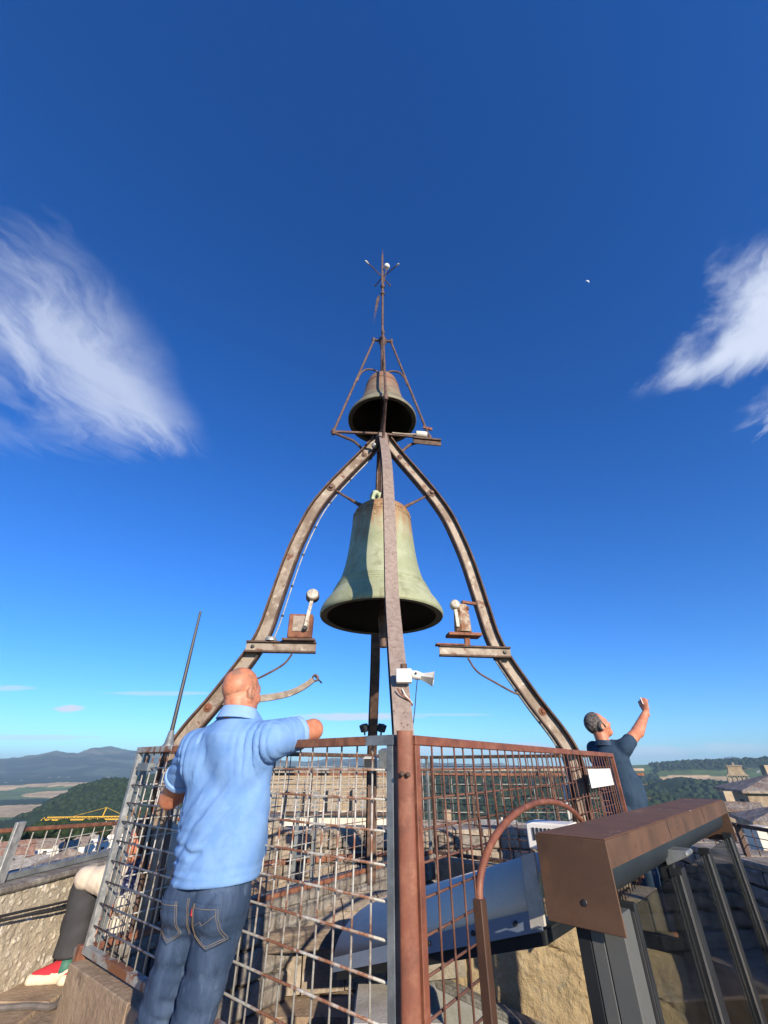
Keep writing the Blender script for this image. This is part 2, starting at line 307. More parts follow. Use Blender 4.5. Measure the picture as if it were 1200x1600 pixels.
# ------------------------------------------------------------------ terrain round the town rock
def vnoise(x, y, seed=0):
    xi = np.floor(x).astype(np.int64); yi = np.floor(y).astype(np.int64); xf = x - xi; yf = y - yi
    def h(a, b):
        n = (a * 374761393 + b * 668265263 + seed * 1442695041) & 0xffffffff; n = ((n ^ (n >> 13)) * 1274126177) & 0xffffffff
        return ((n ^ (n >> 16)) & 0xffff) / 65535.0
    u = xf * xf * (3 - 2 * xf); v = yf * yf * (3 - 2 * yf)
    return (h(xi, yi) * (1 - u) + h(xi + 1, yi) * u) * (1 - v) + (h(xi, yi + 1) * (1 - u) + h(xi + 1, yi + 1) * u) * v
def fbm(x, y, o=4, seed=0):
    s = 0; a = .5
    for i in range(o): s = s + a * vnoise(x, y, seed + i); x = x * 2.03 + 11.3; y = y * 2.03 + 5.7; a *= .5
    return s
def prof(az, pts):
    xs = [p[0] for p in pts]; ys = [p[1] for p in pts]; return np.interp(az, xs, ys)
def terrain_z(X_, Y_, fine=True):
    az = np.degrees(np.arctan2(X_, Y_)); r = np.hypot(X_, Y_)
    plate = -46 - 150 * np.clip((r - 520) / 420, 0, 1) ** 1.2
    z = np.maximum(plate, -190 + 26 * (fbm(X_ / 420, Y_ / 420, 4, 3) - .5) + 60 * np.clip((r - 2500) / 5000, 0, 1))
    # town rock runs on further to the right and ahead
    far = 1 + .5 * np.clip((az + 5) / 30, 0, 1)
    def ridge(prf, r0, w1, w2, bed):
        top = np.tan(np.radians(prof(az, prf))) * r0 + EYE
        d = np.where(r < r0, (r0 - r) / w1, (r - r0) / w2)
        return bed + (top - bed) * np.clip(1 - d * d * (1 if True else 0), 0, 1) if False else bed + (top - bed) * np.exp(-d * d * 1.4)
    R1 = ridge([(-80, -6), (-41, -5.3), (-36.8, -4.5), (-35.2, -3.9), (-33.6, -3.0), (-31.9, -1.95), (-29.9, -1.52), (-26.4, -1.25), (-24, -.95), (-18, -.9), (3, -.95), (14, -.86), (21, -.9), (26, -1.9), (30, -3.0), (80, -4)], 1350, 560, 500, -195)
    R1 += (fbm(X_ / 130, Y_ / 130, 4, 9) - .5) * 16 * np.clip((R1 + 190) / 60, 0, 1)
    R2 = ridge([(-80, -1.2), (-45, -1.6), (-36, -1.7), (-30, -1.55), (-20, -1.4), (80, -1.2)], 4200, 1500, 900, -195)
    R2 += (fbm(X_ / 600, Y_ / 600, 4, 19) - .5) * 60 * np.clip((R2 + 190) / 60, 0, 1)
    R3 = ridge([(-80, .9), (-45, .3), (-38.8, .47), (-37.2, .56), (-36, .75), (-34.7, 1.1), (-32.9, .97), (-31.9, 1.27), (-29.6, 1.33), (-27.4, 1.24), (-24, .9), (-20, 1.0), (-15, .6), (-12.8, .53), (-9, .35), (-6.1, .66), (-4, .5), (-2, .35), (3, 0), (10, .05), (18, -.1), (25, -.2), (80, -.2)], 9200, 3000, 2500, -150)
    R3 += (.5 - np.abs(fbm(X_ / 1300, Y_ / 1300, 5, 29) - .47) * 4) * 120 * np.clip((R3 + 150) / 200, 0, 1) * np.clip((r - 6000) / 2500, 0, 1) * np.where(r > 8800, .12, 1)
    R4 = ridge([(-80, -3), (10, -3), (19, -1.2), (24, -.15), (27, -.04), (30, .1), (32.6, .27), (35.8, .33), (37.1, .46), (38.8, .6), (42, .8), (80, .9)], 3300, 1500, 900, -195)
    R4 += (fbm(X_ / 300, Y_ / 300, 5, 39) - .5) * 34 * np.clip((R4 + 190) / 80, 0, 1) * np.where(np.abs(r - 3300) < 500, .35, 1)
    R5 = ridge([(-80, -4), (22, -4), (26, -2.2), (29, -1.5), (31, -1.15), (33, -1.3), (36, -1.5), (42, -1.2), (80, -1.2)], 1900, 480, 420, -195)
    R5 += (fbm(X_ / 160, Y_ / 160, 4, 49) - .5) * 22 * np.clip((R5 + 190) / 60, 0, 1)
    R6 = ridge([(-80, -3), (34.4, -.5), (35.4, .62), (36.2, .72), (37.2, .45), (38.5, -.5), (80, -3)], 13500, 1500, 1200, -150)
    z = np.maximum.reduce([z, R1, R2, R3, R4, R5, R6])
    return z
def tcol(X_, Y_, Z_):
    az = np.degrees(np.arctan2(X_, Y_)); r = np.hypot(X_, Y_)
    forest = np.array([.016, .030, .010]); f2 = np.array([.036, .055, .018]); tan_ = np.array([.66, .46, .23]); grn = np.array([.12, .17, .05]); tan2 = np.array([.52, .37, .19])
    n = fbm(X_ / 60, Y_ / 60, 4, 5)[:, None]
    c = forest * (1 - n) + f2 * n
    # field mosaic: wide strips, coarser further away
    s1 = fbm(X_ / 330 + 4, Y_ / 420, 3, 77); pick = vnoise(X_ / 190 + .35 * Y_ / 190, Y_ / 260, 55)
    mask = np.zeros_like(az)
    def win(a0, a1, r0, r1, soft=1.2):
        return np.clip((az - a0) / soft, 0, 1) * np.clip((a1 - az) / soft, 0, 1) * np.clip((r - r0) / (r0 * .08), 0, 1) * np.clip((r1 - r) / (r1 * .08), 0, 1)
    mask = np.maximum.reduce([win(-60, -29, 3000, 4500) * 1.15, win(-60, -28, 1700, 2900) * .85, win(28.5, 60, 2150, 2900) * .95, win(18, 60, 1150, 1500) * .6, win(-24, 30, 2500, 8000) * .8])
    m = (np.clip((mask * (s1 + .30) - .48) / .05, 0, 1))[:, None]
    fc = np.where((pick > .58)[:, None], grn, np.where((pick > .33)[:, None], tan_, tan2)) * (.85 + .3 * n)
    c = c * (1 - m) + fc * m
    # far slopes: mixed scrub, specks of hamlets
    fr = np.clip((r - 5200) / 1500, 0, 1)[:, None]
    c = c * (1 - fr) + fr * (np.array([.10, .125, .08]) * (.3 + 1.6 * np.clip(fbm(X_ / 420, Y_ / 420, 4, 66)[:, None] * 2.2 - .7, 0, 1)) + np.array([.16, .13, .08]) * np.clip(fbm(X_ / 520 + 9, Y_ / 300, 4, 67)[:, None] * 6 - 3.6, 0, 1))
    sp_ = (vnoise(X_ / 30, Y_ / 30, 91) > .90) & (fbm(X_ / 900, Y_ / 900, 2, 12) > .42) & (Z_ < 120) & (r > 5200)
    c[sp_] = (.55, .50, .42)
    sp2 = (vnoise(X_ / 16, Y_ / 16, 93) > .985) & (r > 1600) & (r < 5000); c[sp2] = (.6, .56, .48)
    rk = (win(-33, -30, 1000, 1500) > 0) & (fbm(X_ / 50, Y_ / 50, 2, 31) > .60); c[rk] = (.2, .16, .12)
    g = np.clip((640 - r) / 60, 0, 1)[:, None] * np.clip(vnoise(X_ / 22, Y_ / 22, 8) * 2 - .5, 0, 1)[:, None]
    c = c * (1 - g) + g * np.array([.14, .13, .10])
    return c, (1 - m[:, 0]) * (1 - fr[:, 0])
NA, NR = 760, 520
azs = np.radians(np.linspace(-72, 72, NA)); rs = np.concatenate([[18], np.geomspace(45, 15500, NR - 1)])
A_, R_ = np.meshgrid(azs, rs, indexing='ij'); tx = (R_ * np.sin(A_)).ravel(); ty = (R_ * np.cos(A_)).ravel()
tz = terrain_z(tx, ty); tcx, wooded = tcol(tx, ty, tz)
rr_ = np.hypot(tx, ty)
tz = tz + wooded * (fbm(tx / 11, ty / 11, 2, 7) - .25) * np.clip(rr_ / 160, 2.5, 13) * (rr_ > 560)
me = bpy.data.meshes.new('terrain'); nv = NA * NR
me.vertices.add(nv); me.vertices.foreach_set('co', np.stack([tx, ty, tz], 1).ravel())
ii, jj = np.meshgrid(np.arange(NA - 1), np.arange(NR - 1), indexing='ij'); a0 = (ii * NR + jj).ravel(); quads = np.stack([a0, a0 + 1, a0 + NR + 1, a0 + NR], 1)
me.loops.add(quads.size); me.loops.foreach_set('vertex_index', quads.ravel()); me.polygons.add(len(quads)); me.polygons.foreach_set('loop_start', np.arange(len(quads)) * 4)
me.update(calc_edges=True); me.validate()
ca = me.color_attributes.new('ground', 'FLOAT_COLOR', 'POINT'); ca.data.foreach_set('color', np.concatenate([tcx, np.ones((nv, 1))], 1).ravel())
me.shade_smooth()
tm = bpy.data.materials.new('countryside'); tm.use_nodes = True; t = NT(tm.node_tree); b = t.N['Principled BSDF']
an = t.N.new('ShaderNodeAttribute'); an.attribute_name = 'ground'; cc = t.N.new('ShaderNodeTexCoord')
f1 = t.noise(cc.outputs['Object'], .09, 5, .7); f2 = t.noise(cc.outputs['Object'], .012, 4, .6)
g = t.m('ADD', t.m('MULTIPLY', t.m('MULTIPLY', f1, f2), 3.0), .25)
t.L.new(t.mix(1.0, an.outputs['Color'], t.comb(g, g, g), 'MULTIPLY'), b.inputs['Base Color']); b.inputs['Roughness'].default_value = 1; b.inputs['Specular IOR Level'].default_value = .1
me.materials.append(tm); to = link_mesh('terrain', me); to['kind'] = 'structure'

# woodland: crowns that read as one mass
def clumps(name, n, gen, rad, m, sub=1):
    bm = bmesh.new(); bmesh.ops.create_icosphere(bm, subdivisions=sub, radius=1); P = np.array([v.co[:] for v in bm.verts]); Fc = np.array([[v.index for v in f.verts] for f in bm.faces]); bm.free()
    C_ = gen(n); n = len(C_); k = len(P); sc = rad[0] + (rad[1] - rad[0]) * RN.rand(n, 1, 1)
    jit = 1 + .55 * (RN.rand(n, k, 1) - .5)
    Vv = P[None] * jit * sc * np.array([1, 1, .85]) + C_[:, None, :] + np.array([0, 0, .3]) * sc
    Fv = (Fc[None] + (np.arange(n) * k)[:, None, None]).reshape(-1, 3)
    me = bpy.data.meshes.new(name); me.from_pydata([], [], []); me.vertices.add(n * k); me.vertices.foreach_set('co', Vv.reshape(-1))
    me.loops.add(Fv.size); me.loops.foreach_set('vertex_index', Fv.ravel()); me.polygons.add(len(Fv)); me.polygons.foreach_set('loop_start', np.arange(len(Fv)) * 3)
    me.update(calc_edges=True); me.materials.append(m); o = link_mesh(name, me); o['kind'] = 'stuff'; return o
def genwood(a0, a1, r0, r1, thr=.42, sc=90, seed=3):
    def g(n):
        a = np.radians(a0 + (a1 - a0) * RN.rand(n)); r = r0 * (r1 / r0) ** RN.rand(n); x = r * np.sin(a); y = r * np.cos(a)
        k = fbm(x / sc, y / sc, 3, seed) > thr; x, y = x[k], y[k]; z = terrain_z(x, y); _, w = tcol(x, y, z); k = w > .4
        return np.stack([x[k], y[k], z[k]], 1)
    return g
o = clumps('woodland', 3600, genwood(-48, 45, 560, 980, .40), (3.5, 7), leaf); o['label'] = 'dark wooded slope below the old town'
o = clumps('woodland', 9000, genwood(-48, 46, 980, 1650, .36), (4, 8.5), leaf); o['label'] = 'dense woodland over the near hill'
o = clumps('woodland', 5200, genwood(20, 46, 1550, 3400, .40, 160), (6, 12), leaf); o['label'] = 'woods over the right hand hills'
o = clumps('woodland', 1500, genwood(-45, -26, 330, 560, .44, 40), (2.5, 4.6), leaf, 1); o['label'] = 'green trees round the white houses left'
o = clumps('woodland', 1500, genwood(24, 42, 260, 560, .40, 40), (2.5, 5), leaf, 1); o['label'] = 'green trees behind the stone roofs right'

# ------------------------------------------------------------------ town houses (built where they stand, walls down to the ground)
GZ = -46
def house(x, y, w, d, rot, ze, rh, wall, roof, label, group=None, hip=False, win=2, cat='house', floors=None, base=None):
    """ze: eaves height, rh: roof rise"""
    base = GZ - 3 if base is None else base
    root = thing('house', label, cat, (x, y, base), group); cr, sr = math.cos(rot), math.sin(rot)
    def P(a, b_, z): return (x + a * cr - b_ * sr, y + a * sr + b_ * cr, z)
    mb = MB(); hw, hd = w / 2, d / 2
    base4 = [(-hw, -hd), (hw, -hd), (hw, hd), (-hw, hd)]
    mb.add([P(a, c, base) for a, c in base4] + [P(a, c, ze) for a, c in base4] + ([] if hip else [P(-hw, 0, ze + rh * .98), P(hw, 0, ze + rh * .98)]),
           [(0, 1, 5, 4), (1, 2, 6, 5), (2, 3, 7, 6), (3, 0, 4, 7)] + ([] if hip else [(4, 7, 8), (5, 6, 9)]))
    part('wall', mb, wall, root)
    r_ = MB(); e = min(.45, .05 * w); ew, ed = hw + e, hd + e; drop = rh * e / hd
    ins = min(hw * .95, hd) if hip else 0
    top = [P(-ew + (ins + e if hip else 0), 0, ze + rh), P(ew - (ins + e if hip else 0), 0, ze + rh)]
    low = [P(-ew, -ed, ze - drop), P(ew, -ed, ze - drop), P(ew, ed, ze - drop), P(-ew, ed, ze - drop)]
    th = .18
    for dz in (0, -th): pass
    vs = [(a, b2, c + .02) for a, b2, c in low + top] + [(a, b2, c - th) for a, b2, c in low + top]
    r_.add(vs, [(0, 1, 5, 4), (2, 3, 4, 5), (0, 4, 3), (1, 2, 5), (6, 10, 11, 7), (8, 11, 10, 9), (6, 9, 10), (7, 11, 8), (0, 6, 7, 1), (1, 7, 8, 2), (2, 8, 9, 3), (3, 9, 6, 0)])
    part('roof', r_, roof, root)
    if win:
        fl = floors or max(1, int((ze - GZ) // 3.2)); fl = min(fl, 4)
        for side in (0, 1):
            L = w if side == 0 else d; k = max(1, int(L // 3.2))
            for i in range(k):
                for j in range(fl):
                    u = (i + .5) / k * L - L / 2; z = ze - 1.6 - 3.1 * j; wb = MB(); ww, wh = .5, .72
                    def Q(du, dn, dz): 
                        if side == 0: return P(u + du, -hd - dn, z + dz)
                        return P(-hw - dn if x > 0 else hw + dn, u + du, z + dz)
                    n0, n1 = -.05, .04
                    wb.add([Q(-ww, n1, -wh), Q(ww, n1, -wh), Q(ww, n1, wh), Q(-ww, n1, wh), Q(-ww, n0, -wh), Q(ww, n0, -wh), Q(ww, n0, wh), Q(-ww, n0, wh)], [(0, 1, 2, 3), (0, 4, 5, 1), (1, 5, 6, 2), (2, 6, 7, 3), (3, 7, 4, 0)])
                    part('window', wb, winm, root)
    if random.random() < .6:
        c = MB(); a = random.uniform(-.3, .3) * w; cx, cy, _ = P(a, hd * .4, 0); c.box(cx - .35, cx + .35, cy - .35, cy + .35, ze + rh * .3, ze + rh + .7); part('chimney', c, wall, root)
    return root
def pol(azd, r): a = math.radians(azd); return r * math.sin(a), r * math.cos(a)
gl = 'houses of the old town far below the tower'
# left cluster seen over the parapet
spec = [(-36.6, 175, 17, 9, .35, -19.0, 2.6, wallA, roofB, 'cream house with rust red gable roof, furthest left over the low parapet'),
        (-33.4, 150, 20, 8, -.12, -18.6, 1.8, wallW, roofC, 'long white house with arcade of windows beyond the left mesh railing'),
        (-32.0, 190, 16, 8, .1, -19.5, 1.6, wallW, roofA, 'low white building with flat tiled roof behind the long white house'),
        (-30.8, 140, 10, 9, .5, -17.4, 2.4, wallA, roofA, 'cream hipped house with broad brown roof beside the left railing mesh'),
        (-29.0, 235, 9, 8, .2, -22.5, 2.0, wallW, roofC, 'small white house alone among green trees below the yellow crane'),
        (-27.5, 215, 9, 7, .1, -19.5, 1.8, wallW, roofA, 'white house seen through the mesh at the cage corner'),
        (-35.5, 96, 26, 13, .25, -14.2, 1.5, wallA, roofC, 'broad grey roofed block directly below the left parapet'),
        (-28.5, 88, 16, 11, .15, -12.2, 1.4, wallA, roofC, 'grey roofed block beside the sitting person'),
        (-40.5, 150, 18, 12, .2, -14.5, 2.2, wallA, roofA, 'pale house with brown roof at the left end of the railing')]
for s_ in spec:
    x, y = pol(s_[0], s_[1]); house(x, y, s_[2], s_[3], s_[4] - math.radians(s_[0]) * .6, s_[5], s_[6], s_[7], s_[8], s_[9], None, hip=('hipped' in s_[9]))
# ahead, seen through both mesh layers
k = 0
for ring, (r0, zt) in enumerate([(46, -5.0), (70, -8.0), (105, -13), (150, -16), (210, -20)]):
    n = [6, 8, 9, 11, 12][ring]
    for i in range(n):
        azd = -21 + (47 if ring > 0 else 43) * (i + .5 + random.uniform(-.2, .2)) / n
        if ring == 0 and -16 < azd < 3: continue
        x, y = pol(azd, r0 * random.uniform(.92, 1.1)); w = random.uniform(8, 13) * (1 + .12 * ring)
        wl, wn2 = random.choice([(wallA, 'cream'), (wallB, 'tuff stone'), (wallW, 'white'), (wallC, 'pink'), (wallB, 'tuff stone')]); rf, rn2 = random.choice([(roofA, 'brown'), (roofA, 'brown'), (roofB, 'rust red'), (roofC, 'grey')]); hp_ = random.random() < .4
        house(x, y, w, random.uniform(7, 9), random.uniform(-.5, .5) - math.radians(azd) * .5, zt + random.uniform(-1.5, 1.2), random.uniform(1.2, 2.2),
              wl, rf, f"{wn2} house with {rn2} {'hipped' if hp_ else 'gable'} roof in the {['nearest', 'second', 'third', 'fourth', 'farthest'][ring]} row behind the {'left' if azd < 0 else 'right'} mesh", gl, hip=hp_, win=(ring < 4), floors=2)
        k += 1
# right hand group
spec = [(38.9, 62, 8.5, 8, -.35, -.6, 1.2, wallB, roofA, 'stone church nave with broad pale tiled roof at the right edge'),
        (35.3, 50, 2.6, 2.4, -.55, -1.65, .4, wallB, roofA, 'low stone annex with tiled roof below the bell gable'),
        (38.6, 42, 5, 5, -.4, -1.6, .7, wallB, roofA, 'tuff stone house with grey hipped roof at the right edge'),
        (36.3, 30, 3.6, 3.6, -.4, -1.9, .45, wallC, roofA, 'terracotta pink house behind the right railing'),
        (34.9, 24, 2.4, 2.4, -.4, -1.75, .35, wallA, roofA, 'cream house with brown shutter behind the right railing'),
        (40.6, 33, 6, 6, -.4, -2.2, .7, wallC, roofB, 'pink house with red brown roof, outermost on the right'),
        (32.3, 80, 12, 8, -.3, -8.0, 1.6, wallB, roofA, 'stone house low behind the right man')]
for s_ in spec:
    x, y = pol(s_[0], s_[1]); house(x, y, s_[2], s_[3], s_[4], s_[5], s_[6], s_[7], s_[8], s_[9], None, hip=('hipped' in s_[9] or 'nave' in s_[9]), floors=3)
# bell gable of the church
x, y = pol(35.95, 150); ru = Vector((math.cos(-.45), math.sin(-.45), 0)); rn = Vector((-ru.y, ru.x, 0)); B0 = Vector((x, y, 0))
root = thing('bell_gable', 'weathered stone bell gable with open arches above the roofs at right', 'bell gable', (x, y, -49))
def gq(mb, u0, u1, z0, z1, d=.45): return mb.obox(B0 + ru * ((u0 + u1) / 2) + V3(0, 0, (z0 + z1) / 2), ru, rn, (0, 0, 1), (u1 - u0) / 2, d, (z1 - z0) / 2)
part('base', gq(MB(), -1.9, 1.9, -49, -3.3, .7), wallB, root); part('band', gq(MB(), -2.45, 2.45, -3.3, -3.1, .8), stone, root)
for i in range(5): u = -2.05 + i * 1.02; part('pier', gq(MB(), u - .27, u + .27, -3.1, -1.3, .5), stone, root, bevel=.03)
for i in range(4):
    u = -2.05 + i * 1.02 + .51; mb = MB(); pl = [B0 + ru * (u - .29) - rn * .45 + V3(0, 0, -1.0)] + [B0 + ru * (u - .29 * math.cos(a)) - rn * .45 + V3(0, 0, -1.4 + .29 * math.sin(a)) for a in np.linspace(0, math.pi, 9)] + [B0 + ru * (u + .29) - rn * .45 + V3(0, 0, -1.0)]
    part('arch', mb.prism(pl, rn * .9), stone, root)
part('cornice', gq(MB(), -2.3, 2.3, -.999, -.8, .62), stone, root); part('attic', gq(MB(), -1.5, 1.5, -.8, 1.0, .45), wallB, root)
part('cornice', gq(MB(), -1.7, 1.7, 1.0, 1.25, .62), stone, root); part('finial', gq(MB(), -.25, .25, 1.25, 1.8, .2), stone, root, bevel=.05)
for sg in (-1, 1):
    mb = MB(); pl = [B0 + ru * (sg * 1.5) - rn * .4 + V3(0, 0, -.8)] + [B0 + ru * (sg * (1.5 + .75 * a)) - rn * .4 + V3(0, 0, -.8 + 1.1 * (1 - a) ** 2) for a in np.linspace(0, 1, 7)]
    part('scroll', mb.prism(pl, rn * .8), stone, root)
# beige slatted facade ahead-left
root = thing('louvred_building', 'beige building with horizontal courses, grey vents and cabinets, behind the left mesh', 'building', (-4, 30, -49))
FD = 33.0; mb = MB().box(-8.6, .5, FD, FD + 9, -49, .86); part('wall', mb, wallA, root)
for i in range(17): part('course', MB().box(-8.65, .55, FD - .05, FD + .0, -1.2 + .12 * i, -1.2 + .12 * i + .095), wallB if i in (14, 15, 16) else (stone if i % 2 else wallB), root)
part('eave', MB().box(-9, .8, FD - .45, FD + 9.2, .86, 1.0), roofA, root); part('ledge', MB().box(-9, .6, FD - .4, FD - .06, -1.45, -1.28), irond, root)
for i, u in enumerate((-7.4, -5.9, -4.7, -3.2, -1.6)):
    b_ = part('cabinet', MB().box(u - .48, u + .48, FD - .5, FD - .07, -1.25, .0), stone, root, bevel=.04)
    for j in range(4): part('vent', MB().box(u + .08, u + .40, FD - .53, FD - .5, -1.05 + .25 * j, -.95 + .25 * j), galvd, b_)
# yellow tower crane
cx, cy = pol(-29.0, 250); root = thing('tower_crane', 'yellow tower crane with long lattice jib over the trees', 'crane', (cx, cy, -50)); jd = Vector((math.cos(.12), math.sin(.12), 0)); cz = EYE + 250 * math.tan(math.radians(-4.55))
T0 = Vector((cx, cy, cz)); 
mb = MB()
for s1 in (-1, 1):
    for s2 in (-1, 1): mb.bar(T0 + V3(s1 * .6, s2 * .6, -48), T0 + V3(s1 * .6, s2 * .6, 0), .22, .22)
for i in range(20):
    a = -48 + i * 2.4; mb.bar(T0 + V3(-.6, -.6, a), T0 + V3(.6, -.6, a + 2.4), .15, .15); mb.bar(T0 + V3(.6, -.6, a), T0 + V3(.6, .6, a + 2.4), .15, .15)
part('mast', mb, yellow, root)
mb = MB(); A = T0 - jd * 24; Bq = T0 + jd * 12
mb.bar(A, Bq, .3, .3); mb.bar(A + V3(0, .9, 0), Bq + V3(0, .9, 0), .3, .3); mb.bar(A + V3(2, .45, 1), Bq + V3(-2, .45, 1), .28, .28)
for i in range(24): p_ = A + jd * (1.5 * i); mb.bar(p_, p_ + jd * .75 + V3(0, .45, 1), .12, .12); mb.bar(p_ + jd * .75 + V3(0, .45, 1), p_ + jd * 1.5, .12, .12)
part('jib', mb, yellow, root); part('apex', MB().bar(T0, T0 + jd * .8 + V3(0, 0, 4.2), .35, .35), yellow, root)
part('tie', MB().bar(T0 + jd * .8 + V3(0, 0, 4.2), T0 - jd * 13 + V3(0, 0, .9), .1, .1).bar(T0 + jd * .8 + V3(0, 0, 4.2), T0 + jd * 11 + V3(0, 0, .5), .1, .1), yellow, root)
part('counterweight', MB().obox(T0 + jd * 11 + V3(0, .4, -.9), jd, (-jd.y, jd.x, 0), (0, 0, 1), 1.3, .6, .9), conc, root)
# trees one can tell apart between the houses
def crown(c, r, n=5):
    mb = MB()
    for _ in range(n): mb.ico((c[0] + random.uniform(-.6, .6) * r, c[1] + random.uniform(-.6, .6) * r, c[2] + random.uniform(-.3, .5) * r), r * random.uniform(.45, .7), 2, .55)
    return mb
for i, (azd, r, h, w) in enumerate([(-35.5, 230, 8, 3.4), (-34.4, 240, 7, 3.2), (-33.2, 235, 9, 3.8), (-31.8, 238, 8, 3.6), (-30.4, 232, 8, 3.4), (-29.8, 205, 7, 3.0), (-28.6, 195, 7, 2.8), (-31.4, 172, 6, 2.6), (-27.2, 260, 9, 3.6), (31.0, 120, 9, 4), (32.6, 125, 8, 3.8), (34.0, 118, 8, 3.4), (33.2, 98, 7, 3.0)]):
    x, y = pol(azd, r); zt = EYE - r * math.tan(math.radians(5.0 if azd < 0 else 4.9)); root = thing('tree', ('green tree in the row behind the white houses left of the cage' if azd < 0 else 'green tree standing behind the stone houses at the right edge'), 'tree', (x, y, GZ), 'trees behind the white houses on the left' if azd < 0 else 'trees behind the stone houses on the right')
    part('trunk', MB().tube([(x, y, GZ), (x, y, zt - h * .3)], [.4, .2], 6), bark, root); part('crown', crown((x, y, zt - w * .4), w, 7), leaf, root, smooth=False)
# moon: the sunlit crescent of a far sphere
dm = Vector((317, 356, 641)).normalized(); mr = 62.0; mc = dm * 15000; mb = MB(); ls = sd; vd = -dm; ax = ls.cross(vd).normalized()
u0 = ls.normalized(); w0 = ax.cross(u0)
nL = 14; rows = []
t0 = math.acos(max(-1, min(1, u0.dot(vd)))); sgn = 1 if w0.dot(vd) > 0 else -1
for i in range(nL + 1):
    ph = math.pi * i / nL - math.pi / 2
    for j in range(7):
        th = sgn * (t0 - math.pi / 2 + (math.pi - t0) * j / 6 * .62); mb.v.append(tuple(mc + (ax * math.sin(ph) + (u0 * math.cos(th) + w0 * math.sin(th)) * math.cos(ph)) * mr))
for i in range(nL):
    for j in range(6): a = i * 7 + j; mb.f.append((a, a + 1, a + 8, a + 7))
solo('moon', 'tiny pale crescent moon high in the blue sky at right', 'moon', mb, white, smooth=True)
# air
hz = bpy.data.materials.new('haze'); hz.use_nodes = True; hz.node_tree.nodes.remove(hz.node_tree.nodes['Principled BSDF'])
pv = hz.node_tree.nodes.new('ShaderNodeVolumePrincipled'); pv.inputs['Color'].default_value = (.52, .78, 1, 1); pv.inputs['Density'].default_value = 7.5e-5
hz.node_tree.links.new(pv.outputs[0], hz.node_tree.nodes['Material Output'].inputs['Volume'])
mb = MB().box(-15200, 15200, -60, 15700, float(tz.min()) - 3, max(260, float(tz.max()) + 3)); ho = part('haze', mb, hz); ho['kind'] = 'stuff'

# ------------------------------------------------------------------ the tower top the people stand on
def slab(x0, x1, y0, y1, z0, z1): return MB().box(x0, x1, y0, y1, z0, z1)
struct('tower_wall', slab(-2.6, 3.95, -3.0, 7.0, -49, -1.0), stone)
# floor in four strips round the stair pit (pit x -.72...12, y 2.95..3.75)
fl = MB().box(-2.6, 3.95, -3.0, 2.95, -.999, 0).box(-2.6, -.72, 2.95, 3.75, -.999, 0).box(2.6, 3.95, 2.95, 3.75, -.999, 0).box(-2.6, 3.95, 5.0, 7.0, -.999, 0).box(-2.6, -.1, 3.75, 5.0, -.999, 0).box(2.6, 3.95, 3.75, 5.0, -.999, 0)
struct('floor', fl, stoneb)
struct('stair_pit', MB().box(-.72, 2.6, 2.95, 5.0, -.998, -.95), stoneg)
# raised ledge along the left, in separate slabs
lx = [(-2.2, -1.74), (-1.735, -1.28)]
ledge = struct('ledge', slab(-2.2, -1.28, 2.3, 6.55, .0, .235), stoneb)
for i in range(5):
    for (a, b_) in lx:
        y0 = 2.32 + i * .84; part('paving_slab', slab(a + .006, b_ - .006, y0, y0 + .828 - (.01 if i % 2 else 0), .235, .256 + random.uniform(0, .008)), stoneb, ledge, bevel=.008)
for i in range(7):
    for j in range(4):
        if i > 4 and 0: continue
        part('paving_slab', slab(-1.26 + i * .72, -1.26 + i * .72 + .705, -.6 + j * .72, -.6 + j * .72 + .705, 0, .012 + random.uniform(0, .006)), stoneb, bpy.data.objects['floor'], bevel=.006)
# left parapet wall with pebbly render: displaced sheet on the inner face
root = thing('parapet_wall', 'sunlit pebbly parapet wall on the left below the mesh railing', 'wall', (-2.35, 3.5, .0))
bm = bmesh.new(); ny, nz = 330, 70; mb = MB()
ys = np.linspace(-1.0, 7.0, ny * 2); zs = np.linspace(0, .70, nz)
YY, ZZ = np.meshgrid(ys, zs, indexing='ij'); dd = (fbm(YY.ravel() * 5, ZZ.ravel() * 5, 3, 2) - .45) * .03 + np.clip(vnoise(YY.ravel() * 62, ZZ.ravel() * 62, 4) - .60, 0, 1) * .030
vs = [(-2.2 + d, y, z) for d, y, z in zip(dd, YY.ravel(), ZZ.ravel())]; n = len(zs)
mb.add(vs, [(i * n + j, (i + 1) * n + j, (i + 1) * n + j + 1, i * n + j + 1) for i in range(len(ys) - 1) for j in range(n - 1)]); bm.free()
part('render_face', mb, rough_w, root, smooth=True); part('wall_core', slab(-2.6, -2.23, -1.0, 7.0, 0, .70), rough_w, root)
part('coping', slab(-2.56, -2.17, -1, 7.0, .702, .735), stoneg, root, bevel=.01)
